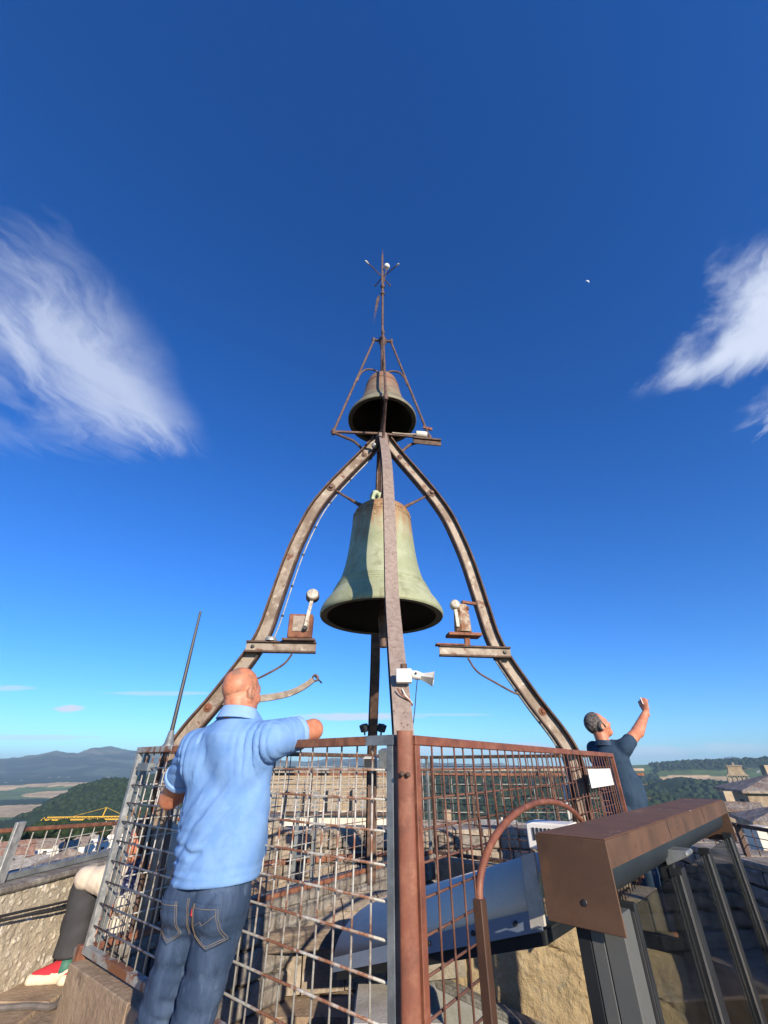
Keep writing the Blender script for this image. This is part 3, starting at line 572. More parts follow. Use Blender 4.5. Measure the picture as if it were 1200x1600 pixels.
def mesh_fence(root, A, B, z0, z1, dx, dz, rwire, wm, frame_m=None, fw=.03, clip=None, skip_frame=False, fd=.03, vname='vertical_bar', hname='horizontal_bar', off=.006):
    """welded mesh panel: each wire a part; verticals share mesh data where they are alike"""
    A, B = Vector((A[0], A[1], 0)), Vector((B[0], B[1], 0)); d = B - A; L = d.length; d.normalize(); nrm = Vector((d.y, -d.x, 0)); base = rootloc(root)
    cache = {}
    nvv = int(round(L / dx))
    for i in range(1, nvv):
        s = L * i / nvv; zb = z0; 
        if clip: 
            c = clip(s)
            if c is not None: zb = max(zb, c)
        if zb > z1 - .02: continue
        key = round(zb, 3)
        p = A + d * s
        if key not in cache:
            m_ = MB().tube([(0, 0, zb - base.z), (0, 0, (zb + z1) / 2 - base.z), (0, 0, z1 - base.z)], rwire, 6); me = bpy.data.meshes.new(vname); me.from_pydata(m_.v, [], m_.f); me.materials.append(wm); me.shade_smooth(); cache[key] = me
        o = link_mesh(vname, cache[key], root, (p.x - base.x + nrm.x * off, p.y - base.y + nrm.y * off, 0))
        o.rotation_euler = (random.uniform(-.004, .004), random.uniform(-.004, .004), 0)
    nh = int(round((z1 - z0) / dz)); hm = {}
    for j in range(1, nh):
        z = z1 - j * dz * (z1 - z0) / (dz * nh); segs = [(0, L)]
        if clip:
            ss_ = np.linspace(0, L, 240); ok = [(clip(s) is None or clip(s) < z) for s in ss_]; segs = []; st = None
            for s, k_ in zip(ss_, ok):
                if k_ and st is None: st = s
                if not k_ and st is not None: segs.append((st, s)); st = None
            if st is not None: segs.append((st, L))
        for (a, b_) in segs:
            if b_ - a < .03: continue
            key = round(b_ - a, 3)
            if key not in hm:
                m_ = MB().tube([(0, 0, 0), tuple(d * (b_ - a) / 2), tuple(d * (b_ - a))], rwire, 6); me = bpy.data.meshes.new(hname); me.from_pydata(m_.v, [], m_.f); me.materials.append(wm); me.shade_smooth(); hm[key] = me
            p = A + d * a; link_mesh(hname, hm[key], root, (p.x - base.x - nrm.x * off, p.y - base.y - nrm.y * off, z - base.z))
    return d, nrm, L
# left railing on the parapet
root = thing('mesh_railing', 'leaning light mesh railing with rusty top rail along the left parapet', 'railing', (-2.3, 3.5, .735))
mesh_fence(root, (-2.3, 1.2), (-2.3, 6.4), .77, .955, .10, .073, .0035, galvrust)
part('top_rail', MB().bar((-2.3, 1.2, 1.085), (-2.3, 6.4, .79), .035, .022), rust, root, bevel=.004)
part('bottom_rail', MB().bar((-2.3, 1.2, .755), (-2.3, 6.4, .755), .03, .03), galvd, root)
for y in (1.6, 3.06, 4.6, 6.2): part('post', MB().box(-2.275, -2.255, y - .03, y + .03, .736, 1.02), galv, root, bevel=.003)
turn_left = [o for o in bpy.data.objects if o.parent is None and o.name in ('parapet_wall', 'mesh_railing')]
for o in turn_left:
    c_ = Vector((-2.2, 2.98, 0)); M_ = Matrix.Rotation(math.radians(-11), 3, 'Z'); o['moved'] = 1; o.location = c_ + M_ @ (o.location - c_) + V3(.07, 0, 0); o.rotation_euler = (0, 0, math.radians(-11)); del o['moved']
# rubble walls built stone by stone
def stones(root, A, B, z0, z1, t, nl, nh, m, side=1, cap=True):
    A, B = Vector((*A, 0)), Vector((*B, 0)); d = B - A; L = d.length; d.normalize(); n = Vector((-d.y, d.x, 0)) * side
    part('wall_core', MB().obox((A + B) / 2 + n * (t / 2) + V3(0, 0, (z0 + z1) / 2 - .01), d, n, (0, 0, 1), L / 2, t / 2 - .02, (z1 - z0) / 2 - .02), stoneg, root)
    for j in range(nh):
        za = z0 + (z1 - z0) * j / nh; zb = z0 + (z1 - z0) * (j + 1) / nh; s = 0
        while s < L - .02:
            w = min(L - s, L / nl * random.uniform(.6, 1.5)); pr = random.uniform(0, .03)
            c = A + d * (s + w / 2) + n * (.01 - pr / 2) + V3(0, 0, (za + zb) / 2)
            u = (d + V3(0, 0, random.uniform(-.06, .06))).normalized()
            part('stone', MB().obox(c, u, n, u.cross(n), max(.02, w / 2 - .008), .035 + pr / 2, (zb - za) / 2 - .007 - random.uniform(0, .006)), m if random.random() < .7 else stoneg, root, bevel=.012)
            s += w
    if cap:
        s = 0
        while s < L - .02:
            w = min(L - s, L / nl * random.uniform(.8, 1.8)); c = A + d * (s + w / 2) + n * (t / 2) + V3(0, 0, z1 + .02)
            part('coping_stone', MB().obox(c, d, n, (0, 0, 1), w / 2 - .006, t / 2 + .03, .026 + random.uniform(0, .012)), m, root, bevel=.012); s += w
root = thing('parapet_wall', 'far rubble stone parapet behind the cage', 'wall', (.6, 6.7, 0)); stones(root, (-2.2, 6.55), (3.5, 6.55), 0, .56, .4, 21, 4, stone, 1)
root = thing('parapet_wall', 'shaded rubble parapet wall at the right edge', 'wall', (3.5, 4, 0)); stones(root, (3.45, 6.55), (3.3, -1.0), 0, .50, .42, 26, 4, stone, 1)
root = thing('mesh_railing', 'wide mesh railing with dark rusty rails on the right parapet', 'railing', (3.55, 4, .55))
mesh_fence(root, (3.62, 6.5), (3.48, 0), .57, .78, .21, .07, .004, rustwire)
part('top_rail', MB().bar((3.62, 6.5, .79), (3.48, 0, .79), .035, .03), irond, root)
for y in (6.3, 5.2, 4.1, 3.0): part('post', MB().box(3.6 - .02 * (6.5 - y) - .02, 3.6 - .02 * (6.5 - y) + .02, y - .02, y + .02, .54, .80), irond, root)
root = thing('mesh_railing', 'far mesh railing with pale and rusty flat top rail behind the cage', 'railing', (.6, 6.75, .6))
mesh_fence(root, (-2.2, 6.72), (3.6, 6.72), .62, 1.24, .22, .155, .004, galvrust)
part('top_rail', MB().bar((-2.2, 6.72, 1.255), (3.6, 6.72, 1.255), .05, .035), iron, root, bevel=.004)
part('lower_rail', MB().bar((-2.2, 6.74, 1.20), (3.6, 6.74, 1.20), .02, .03), rust, root)
for x in np.arange(-2.1, 3.6, 1.1): part('post', MB().box(x - .018, x + .018, 6.70, 6.735, .58, 1.24), irond, root)
# ------------------------------------------------------------------ kerb, pit, stairs and vault inside the cage
FC, LC, RC = Vector((.072, 1.629, 0)), Vector((-1.485, 2.88, 0)), Vector((2.061, 4.311, 0)); BC = LC + RC - FC
ZT, ZB = 1.40, .516
def kerb(A, B, w, z0, z1, m=stoneb, n=6, lab=None):
    d = (B - A); L = d.length; d.normalize(); nn_ = Vector((-d.y, d.x, 0))
    r = thing('kerb', lab, 'kerb', ((A + B) / 2 + V3(0, 0, z0)))
    for i in range(n):
        a = L * i / n; b_ = L * (i + 1) / n; part('kerb_stone', MB().obox(A + d * ((a + b_) / 2) + V3(0, 0, (z0 + z1) / 2), d, nn_, (0, 0, 1), (b_ - a) / 2 - .0015, w / 2, (z1 - z0) / 2 + random.uniform(-.004, .004)), m, r, bevel=.004)
uL = (LC - FC).normalized(); uR = (RC - FC).normalized()
kerb(FC + uL * .1, LC + uL * .0, .12, .012, ZB - .02, stoneb, 3, 'worn stone kerb under the left mesh panel')
kerb(FC + uR * .06, FC + uR * .40, .15, .012, ZB - .02, stoneb, 1, 'short stone kerb at the foot of the corner post')
kerb(FC + uR * 2.85, RC, .17, .0, ZB - .02, stoneb, 3, 'stone kerb under the right mesh panel behind the glass booth')
kr_ = thing('kerb', 'coursed old stone kerb under the rear left mesh panel', 'kerb', (LC + BC) / 2); a1_, b1_ = LC + uR * .15, BC; stones(kr_, a1_[:2], b1_[:2], 0, ZB - .05, .16, 16, 3, stoneg, 1)
kerb(BC + (RC - BC).normalized() * .12, RC - uL * -.12, .17, .0, ZB - .02, stoneb, 4, 'stone kerb under the rear right mesh panel')
# vault over the stair: courses of stone
root = thing('stone_vault', 'low barrel vault of worn pale stone inside the cage', 'vault', (-.6, 4.2, 0)); va, vb = Vector((-1.5, 4.15, .02)), Vector((.5, 4.62, .02)); vd_ = (vb - va); VL = vd_.length; vd_.normalize(); vn = Vector((-vd_.y, vd_.x, 0))
for i in range(7):
    for j in range(6):
        a0_, a1_ = math.pi * j / 6, math.pi * (j + 1) / 6; s0, s1 = VL * i / 7 + .004, VL * (i + 1) / 7 - .004; mb = MB(); r0 = .40 + random.uniform(-.006, .012)
        for s_ in (s0, s1):
            for (r_, a_) in ((r0, a0_ + .008), (r0, (a0_ + a1_) / 2), (r0, a1_ - .008), (.3, a1_ - .008), (.3, a0_ + .008)): mb.v.append(tuple(va + vd_ * s_ + vn * (-math.cos(a_) * r_) + V3(0, 0, math.sin(a_) * r_)))
        mb.f += [(0, 1, 6, 5), (1, 2, 7, 6), (2, 3, 8, 7), (3, 4, 9, 8), (4, 0, 5, 9), (4, 3, 2, 1, 0), (5, 6, 7, 8, 9)]; part('stone', mb, stone, root)
solo('concrete_block', 'pale concrete block beside the stair pit behind the corner post', 'block', MB().box(-.16, .3, 3.05, 3.5, -.25, .22), conc, bevel=.01)
solo('timber_beam', 'weathered timber beam lying across the cage over the stair pit', 'beam', MB().bar((-1.35, 3.75, .30), (.35, 3.98, .33), .12, .10), wood, bevel=.01)
solo('iron_rail', 'thin red rusty rail lying low across the cage in front of the far wall', 'rail', MB().bar((-1.1, 4.75, .56), (.1, 5.0, .60), .03, .04), rust)
root = thing('ladder_frame', 'grey steel ladder standing inside the cage beside the vault', 'ladder', (-.75, 4.6, 0))
for dx in (0, .16): part('rail', MB().bar((-.78 + dx, 4.62, 0), (-.78 + dx, 4.62, .95), .03, .03), galvd, root)
for i in range(5): part('rung', MB().bar((-.78, 4.62, .12 + i * .17), (-.62, 4.62, .12 + i * .17), .02, .02), galvd, root)
# plaster wall of the stairwell
wd_ = Vector((.929, -.37, 0)); wn_ = Vector((.37, .929, 0)); W0 = Vector((.43, 4.37, 0))
root = thing('plaster_wall', 'sunlit cracked ochre plaster wall of the stairwell under the sheet metal hood', 'wall', (1, 3.7, -.25))
mb = MB(); nu, nz_ = 170, 90; us = np.linspace(-.45, 1.62, nu); zs = np.linspace(-.95, .34, nz_); UU, ZZ = np.meshgrid(us, zs, indexing='ij'); UU = UU.ravel(); ZZ = ZZ.ravel()
hgt = (fbm(UU * 7, ZZ * 7, 4, 71) - .45) * .045 + (fbm(UU * 30, ZZ * 30, 2, 72) - .4) * .012
crk = np.abs(ZZ - (.20 - .30 * (UU - .9) + .05 * (fbm(UU * 6, UU * 0 + 3, 3, 5) - .5) * 3)) ; hgt = hgt + np.where((UU > .66) & (UU < 1.5), .02 * np.exp(-(crk / .006) ** 2), 0) + np.where((ZZ < .20 - .30 * (UU - .9)) & (UU > .72), .006, 0)
mb.add([tuple(W0 + wd_ * u + wn_ * h + V3(0, 0, z)) for u, z, h in zip(UU, ZZ, hgt)], [(i * nz_ + j, (i + 1) * nz_ + j, (i + 1) * nz_ + j + 1, i * nz_ + j + 1) for i in range(nu - 1) for j in range(nz_ - 1)])
part('plaster_face', mb, plaster, root, smooth=True); part('wall_core', MB().obox(W0 + wd_ * .585 + wn_ * .1 + V3(0, 0, -.31), wd_, wn_, (0, 0, 1), 1.03, .06, .64), plaster, root)
part('corner_strip', MB().obox(W0 + wd_ * .27 - wn_ * .015 + V3(0, 0, -.1), wd_, wn_, (0, 0, 1), .05, .022, .43), plaster, root, bevel=.004)
sl_ = (wd_ + V3(0, 0, -.21)).normalized()
part('ledge', MB().obox(W0 + wd_ * .74 - wn_ * .08 + V3(0, 0, -.178), sl_, wn_, sl_.cross(wn_), 1.2, .055, .02), stoneg, root, bevel=.006)
part('skirting', MB().obox(W0 + wd_ * .74 - wn_ * .12 + V3(0, 0, -.29), sl_, wn_, sl_.cross(wn_), 1.2, .02, .09), conc, root)
# sheet metal hood sloping down from the booth into the cage
dd_ = Vector((-.737, .676, -.305)); pp_ = Vector((.676, .737, 0)); D0 = Vector((.70, 2.60, .735)); rh_ = .235
root = thing('stair_hood', 'half round white sheet metal hood sloping down behind the corner post', 'hood', (.3, 3, .2))
mb = MB(); N1 = 14; secs = []
for e_, s_ in enumerate((-.03, 1.36)):
    for k_ in range(N1 + 1):
        a = math.pi * k_ / N1; ss2 = s_ - (0 if e_ == 0 else .30 * (1 - math.cos(a)) / 2)
        mb.v.append(tuple(D0 + dd_ * ss2 + pp_ * (rh_ * (1 - math.cos(a))) + V3(0, 0, rh_ * .84 * math.sin(a))))
n_ = N1 + 1; mb.f += [(k_, k_ + 1, n_ + k_ + 1, n_ + k_) for k_ in range(N1)]
hood = part('hood_sheet', mb, sheet, root, smooth=True); md = hood.modifiers.new('t', 'SOLIDIFY'); md.thickness = .006
part('lower_band', MB().prism([D0 + dd_ * -.03 - pp_ * .004, D0 + dd_ * 1.36 - pp_ * .004, D0 + dd_ * 1.36 - pp_ * .004 + V3(0, 0, -.062), D0 + dd_ * -.03 - pp_ * .004 + V3(0, 0, -.075)], pp_ * .006), bluesheet, root)
part('bottom_frame', MB().prism([D0 + dd_ * -.03 + pp_ * .01 + V3(0, 0, -.075), D0 + dd_ * 1.34 + pp_ * .01 + V3(0, 0, -.062), D0 + dd_ * 1.34 + pp_ * .01 + V3(0, 0, -.10), D0 + dd_ * -.03 + pp_ * .01 + V3(0, 0, -.125)], pp_ * .44), frame, root)  # shadow under the hood is put into the charcoal colour
for s_ in (.10, .34, .62): part('bolt', MB().lathe([(0, .012), (.009, .010), (.011, 0), (.011, -.004)], D0 + dd_ * s_ - pp_ * .012 + V3(0, 0, -.03), 10, -pp_), black, root)
part('end_board', MB().prism([D0 + dd_ * .02 + V3(0, 0, -.06), D0 + dd_ * .02 + V3(0, 0, .20), D0 + V3(0, 0, .20) - dd_ * .05, D0 + V3(0, 0, -.06) - dd_ * .05], -pp_ * .02), offw, root)
# white vent box
root = thing('vent_box', 'small white louvred vent box above the hood by the rusty cap', 'vent', (.98, 3.2, .8)); c = Vector((1.02, 3.12, .95)); vu = Vector((.8, -.6, 0)).normalized(); vv = Vector((.6, .8, 0))
part('housing', MB().obox(c, vu, vv, (0, 0, 1), .13, .09, .065), white, root, bevel=.008)
for i in range(8): part('slot', MB().obox(c - vv * .092 + vu * (-.085 + .024 * i) + V3(0, 0, .01), vu, vv, (0, 0, 1), .006, .003, .03), black, root)
part('bracket', MB().bar(c + V3(0, 0, -.065), c + V3(0, 0, -.3), .04, .04), galvd, root)

# ------------------------------------------------------------------ glass stair booth with rusty cap beam
darkglass = mk('smoked glass', [(.018, .022, .027), (.024, .028, .034)], 2, .03, 0, 0, fine=0, spec=.9)
bu = Vector((.676, .737, 0)); bn = Vector((.737, -.676, 0)); P0 = Vector((.654, 2.215, 0)); CT = 1.06
root = thing('glass_booth', 'glass stair booth with charcoal frame and brown rusty cap beam', 'glass booth', (1.5, 3.1, -.25))
def bp(u, n, z): return P0 + bu * u + bn * n + V3(0, 0, z)
cap = part('cap_beam', MB().prism([bp(0, 0, CT), bp(0, .279, CT), bp(0, .279, CT - .086), bp(0, .274, CT - .086), bp(0, .274, CT - .006), bp(0, .0, CT - .006)], bu * 2.9), corten, root)
part('cap_top', MB().prism([bp(.0, .002, CT + .001), bp(.0, .277, CT + .001), bp(2.9, .277, CT + .001), bp(2.9, .002, CT + .001)], V3(0, 0, .003)), cortent, cap)
slate = mk('slate blue coated beam', [(.014, .020, .026), (.02, .028, .034)], 2, .5, .0, .08, fine=.08)
e0 = part('end_plate', MB().prism([bp(-.004, -.004, CT), bp(-.004, .283, CT), bp(-.004, .283, CT - .27), bp(-.004, -.004, CT - .27)], bu * -.007), corten, cap, bevel=.002)
part('bolt_hole', MB().lathe([(0, .003), (.009, .003), (.011, 0), (.011, -.002)], bp(-.012, .155, CT - .195), 10, -bu), black, e0)
part('end_plate', MB().prism([bp(2.904, -.004, CT), bp(2.904, .283, CT), bp(2.904, .283, CT - .27), bp(2.904, -.004, CT - .27)], bu * .007), corten, cap, bevel=.002)
part('inner_beam', MB().prism([bp(.012, .03, CT - .02)] + [bp(.012, .165 + .07 * math.cos(a), CT - .12 - .08 * math.sin(a)) for a in np.linspace(-1.3, 1.6, 12)] + [bp(.012, .03, CT - .21)], bu * 2.87), slate, root, smooth=True)
for u_ in (.35, 1.15, 1.95, 2.6): part('screw', MB().lathe([(0, .003), (.005, .002), (.006, 0)], bp(u_, .2795, CT - .05), 8, bn), irond, cap)
for u_ in (.97, 1.94): part('seam', MB().prism([bp(u_, .2792, CT - .004), bp(u_ + .003, .2792, CT - .004), bp(u_ + .003, .2792, CT - .082), bp(u_, .2792, CT - .082)], bn * .0012), black, cap)
NZ0 = -.95
def post(u0, u1, n0, n1, z0, z1, m, nm='post', bv=.003): return part(nm, MB().prism([bp(u0, n0, z0), bp(u0, n1, z0), bp(u1, n1, z0), bp(u1, n0, z0)], V3(0, 0, z1 - z0)), m, root, bevel=bv)
post(.03, .10, .085, .135, NZ0, CT - .22, frame); post(.03, .12, .137, .185, NZ0, CT - .22, frameg); post(.03, .15, .187, .262, NZ0, CT - .222, frameg)
part('rivet', MB().lathe([(0, .006), (.006, .004), (.008, 0)], bp(.028, .11, .52), 10, -bu), galv, root)
# mullions and panes along the long side
pn = .235
for (u0, w_) in ((.20, .03), (1.05, .075), (1.86, .05), (2.84, .05)):
    f_ = post(u0, u0 + w_, pn - .035, pn + .03 + (.035 if w_ > .08 else 0), NZ0, CT - .215 + (.08 if w_ > .08 else 0), frame, 'mullion')
    part('edge_strip', MB().prism([bp(u0 - .003, pn + .012, NZ0), bp(u0 - .003, pn + .022, NZ0), bp(u0 + .004, pn + .024, NZ0), bp(u0 + .004, pn + .012, NZ0)], V3(0, 0, CT - .24 - NZ0)), chrome, f_)
part('mullion_cap', MB().prism([bp(1.02, pn - .03, CT - .135), bp(1.02, pn + .085, CT - .135), bp(1.02, pn + .085, CT - .155), bp(1.02, pn - .03, CT - .205)], bu * .14), galvd, root, bevel=.006)
for (a, b_) in ((.235, 1.045), (1.14, 1.855), (1.915, 2.835)):
    mid = .42 if a < 1 else .10
    for (z0, z1) in ((NZ0 + .05, CT - .24),):
        part('glass_pane', MB().prism([bp(a, pn - .004, z0), bp(b_, pn - .004, z0), bp(b_, pn - .004, z1), bp(a, pn - .004, z1)], bn * .008), glassm, root)
    part('sill', MB().prism([bp(a, pn - .03, NZ0), bp(b_, pn - .03, NZ0), bp(b_, pn - .03, NZ0 + .05), bp(a, pn - .03, NZ0 + .05)], bn * .06), frame, root)
# glazed cross partition behind the near pane: transom, post and pane
part('cross_transom', MB().prism([bp(1.06, -.22, .50), bp(1.06, .23, .50), bp(1.06, .23, .56), bp(1.06, -.22, .56)], bu * .04), frame, root, bevel=.003)
part('cross_post', MB().prism([bp(1.055, .16, NZ0), bp(1.055, .23, NZ0), bp(1.055, .23, CT - .2), bp(1.055, .16, CT - .2)], bu * .05), frame, root, bevel=.003)
part('cross_pane', MB().prism([bp(1.075, -.22, .56), bp(1.075, .16, .56), bp(1.075, .16, CT - .18), bp(1.075, -.22, CT - .18)], bu * .008), glassm, root)

# stair inside the booth
st = thing('stairs', 'narrow stone stairs going down inside the glass booth', 'stairs', (1.6, 3.2, -.95))
for i in range(5): part('step', MB().prism([bp(1.0 + i * .3, -.35, -.949), bp(1.0 + i * .3, .19, -.949), bp(1.29 + i * .3, .19, -.949), bp(1.29 + i * .3, -.35, -.949)], V3(0, 0, .12 + .13 * i)), stoneg, st, bevel=.006)
# ------------------------------------------------------------------ mesh cage round the bell frame
HOOP0, HOOPC, HOOP1 = .13, .365, .60
LR = (RC - FC).length
def hoop_z(t):
    k = (t - HOOPC) / (HOOPC - HOOP0)
    return .90 + .245 * math.sqrt(max(0, 1 - k * k)) if abs(k) < 1 else None
def panel(name_label, A, B, wm, fm, clip=None, dx=.078, group=None, fw=.03, z0=ZB):
    mid = (A + B) / 2; root = thing('cage_panel', name_label, 'mesh panel', (mid.x, mid.y, z0)); d = (B - A).normalized()
    n = mesh_fence(root, (A + d * fw)[:2], (B - d * fw)[:2], z0 + .02, ZT - .02, dx, .088, .0039, wm, clip=clip)[1]
    part('top_rail', MB().bar(A + V3(0, 0, ZT - .015), B + V3(0, 0, ZT - .015), .034, .03), fm[0], root, bevel=.002)
    part('bottom_rail', MB().bar(A + V3(0, 0, z0 + .015), B + V3(0, 0, z0 + .015), .034, .03), fm[1], root, bevel=.002) if clip is None else None
    for p_, mm in ((A + d * .015, fm[2]), (B - d * .015, fm[3])): part('side_frame', MB().bar(p_ + V3(0, 0, z0 + .03), p_ + V3(0, 0, ZT - .03), .03, .03, up=d), mm, root, bevel=.002)
    return root, d, n
pl1, d1, n1_ = panel('front left mesh panel of grey wires with rusty top rail, behind the blue shirted man', FC + uL * .04, LC, galvrust, (rust, galvpatch, galvd, galv), dx=.078)
part('angle_strip', MB().bar(FC + uL * .014 + V3(0, 0, ZB), FC + uL * .014 + V3(0, 0, ZT - .001), .020, .024, up=uL), galvd, pl1, bevel=.002)
part('top_cover', MB().bar(LC + V3(0, 0, ZT - .0135), LC - uL * .42 + V3(0, 0, ZT - .0135), .037, .030), galvpatch, pl1, bevel=.002)
part('hinge', MB().obox(LC - uL * .14 + V3(0, 0, ZT - .1), uL, (-uL.y, uL.x, 0), (0, 0, 1), .07, .022, .02), galvd, pl1, bevel=.003)
part('foot_plate', MB().obox(LC + uL * .02 + V3(0, 0, ZB - .05), uL, (-uL.y, uL.x, 0), (0, 0, 1), .02, .03, .08), rust, pl1, bevel=.004)
part('top_plate', MB().obox(FC + uL * .10 + V3(0, 0, ZT - .0145), uL, (-uL.y, uL.x, 0), (0, 0, 1), .065, .0176, .0156), galvd, pl1)
pr1, d2, n2_ = panel('front right mesh panel of rust brown bars with an arched opening', FC + uR * .045, RC, rustwire, (rustp, rustp, rustp, rustp), clip=lambda s: hoop_z((s + .075) / LR), dx=.088)
hp = []
HL, HR = FC + uR * (LR * HOOP0), FC + uR * (LR * HOOP1)
ncam = Vector((uR.y, -uR.x, 0))
for k_ in range(33):
    a = math.pi * k_ / 32; t_ = HOOPC - (HOOPC - HOOP0) * math.cos(a); p_ = FC + uR * (LR * t_); hp.append(p_ + V3(0, 0, .90 + .245 * math.sin(a)) + ncam * .012)
part('arch_pipe', MB().tube(hp, .0140, 12), rustp, pr1, smooth=True)
for (p_, z0_) in ((HL, -.0), (HR, .0)): part('arch_post', MB().bar(p_ + ncam * .012 + V3(0, 0, z0_), p_ + ncam * .012 + V3(0, 0, .905), .034, .042, up=uR), darkpost, pr1, bevel=.003)
sg_c = FC + uR * (LR * .69) + ncam * .10
sg = MB().obox(sg_c + V3(0, 0, 1.235), uR, ncam, (0, 0, 1), .33, .002, .052)
solo('sign_board', 'blank white sign board wired to the top of the right mesh panel', 'sign', sg, white, bevel=.001)
sg = MB().obox(FC + uR * (LR * .735) - ncam * .14 + V3(0, 0, 1.0), uR, ncam, (0, 0, 1), .27, .004, .19)
solo('white_sheet', 'tall white sheet hanging inside the right mesh panel by the leg foot', 'sheet', sg, white)
panel('rear left mesh panel of thin grey wires inside the cage view', LC + uR * .04, BC, galvrust, (irond, rust, galvd, galvd), dx=.105)  # rear top rails: their unlit side is coloured in with dark iron
panel('rear right mesh panel with shade coloured into its top rail', BC - uL * .04, RC + uL * .04, rustwire, (irond, irond, irond, irond), dx=.105)
cp = thing('corner_post', 'tall red rusty corner post with bolts in front of the bell frame', 'post', (FC.x, FC.y, 0)); pc = FC + Vector((.0, -.012, 0))
prf = [(math.cos(a) * .027, math.sin(a) * .009) for a in np.linspace(math.pi, 2 * math.pi, 11)]
pd = Vector((.04, -1, 0)).normalized(); pside = Vector((1, .04, 0)).normalized()
part('shaft', MB().prism([pc + pside * a - pd * b_ + V3(0, 0, .012) for a, b_ in prf + [(.027, .02), (-.027, .02)]], V3(0, 0, ZT - .012 + .012)), rustp, cp, smooth=True, ang=50)
for (dx_, z_) in ((-.014, 1.285), (.006, 1.283)): part('bolt', MB().lathe([(0, .006), (.005, .005), (.008, 0)], pc + pside * dx_ + pd * .021 + V3(0, 0, z_), 10, pd), irond, cp)
# ------------------------------------------------------------------ wrought bell frame
CX = Vector((-.02, 3.33, 0)); DIR = {'F': Vector((.07, -.998, 0)), 'L': Vector((-.998, -.07, 0)), 'R': Vector((.992, .125, 0)).normalized(), 'B': Vector((-.07, .998, 0))}
PR = [(.05, 4.26), (.17, 4.07), (.335, 3.84), (.50, 3.60), (.63, 3.37), (.715, 3.14), (.785, 2.9), (.838, 2.65), (.88, 2.43), (.92, 2.23), (.98, 2.07), (1.09, 1.88), (1.21, 1.69), (1.33, 1.52), (1.395, 1.40), (1.42, 1.28), (1.408, 1.13), (1.385, .95), (1.36, .70), (1.35, .44)]
prs = spline([(r, 0, z) for r, z in PR], 5)
bf = thing('bell_stand', 'tall bell shaped iron frame of four curved legs rising to a spire over two bells', 'bell frame', (CX.x, CX.y, .3))
def fr(d, r, z, tn=0): t_ = Vector((-d.y, d.x, 0)); return CX + d * r + t_ * tn + V3(0, 0, z)
def sweep_rect(d, o0, o1, tw, pts):
    """sweep a rectangle along the leg: o0..o1 offset along the outward normal of the curve, half width tw"""
    mb = MB(); n = len(pts)
    for i, p in enumerate(pts):
        a = pts[max(0, i - 1)]; b_ = pts[min(n - 1, i + 1)]; tg = Vector((b_.x - a.x, b_.z - a.z)).normalized(); no = Vector((-tg.y, tg.x))   # outward
        if no.x < 0: no = -no
        for (o_, w_) in ((o0, -tw), (o1, -tw), (o1, tw), (o0, tw)): mb.v.append(tuple(fr(d, p.x + no.x * o_, p.z + no.y * o_, w_)))
    for i in range(n - 1):
        for k_ in range(4): a = 4 * i + k_; b_ = 4 * i + (k_ + 1) % 4; mb.f.append((a, b_, b_ + 4, a + 4))
    mb.f += [(0, 1, 2, 3), (4 * n - 1, 4 * n - 2, 4 * n - 3, 4 * n - 4)]; return mb
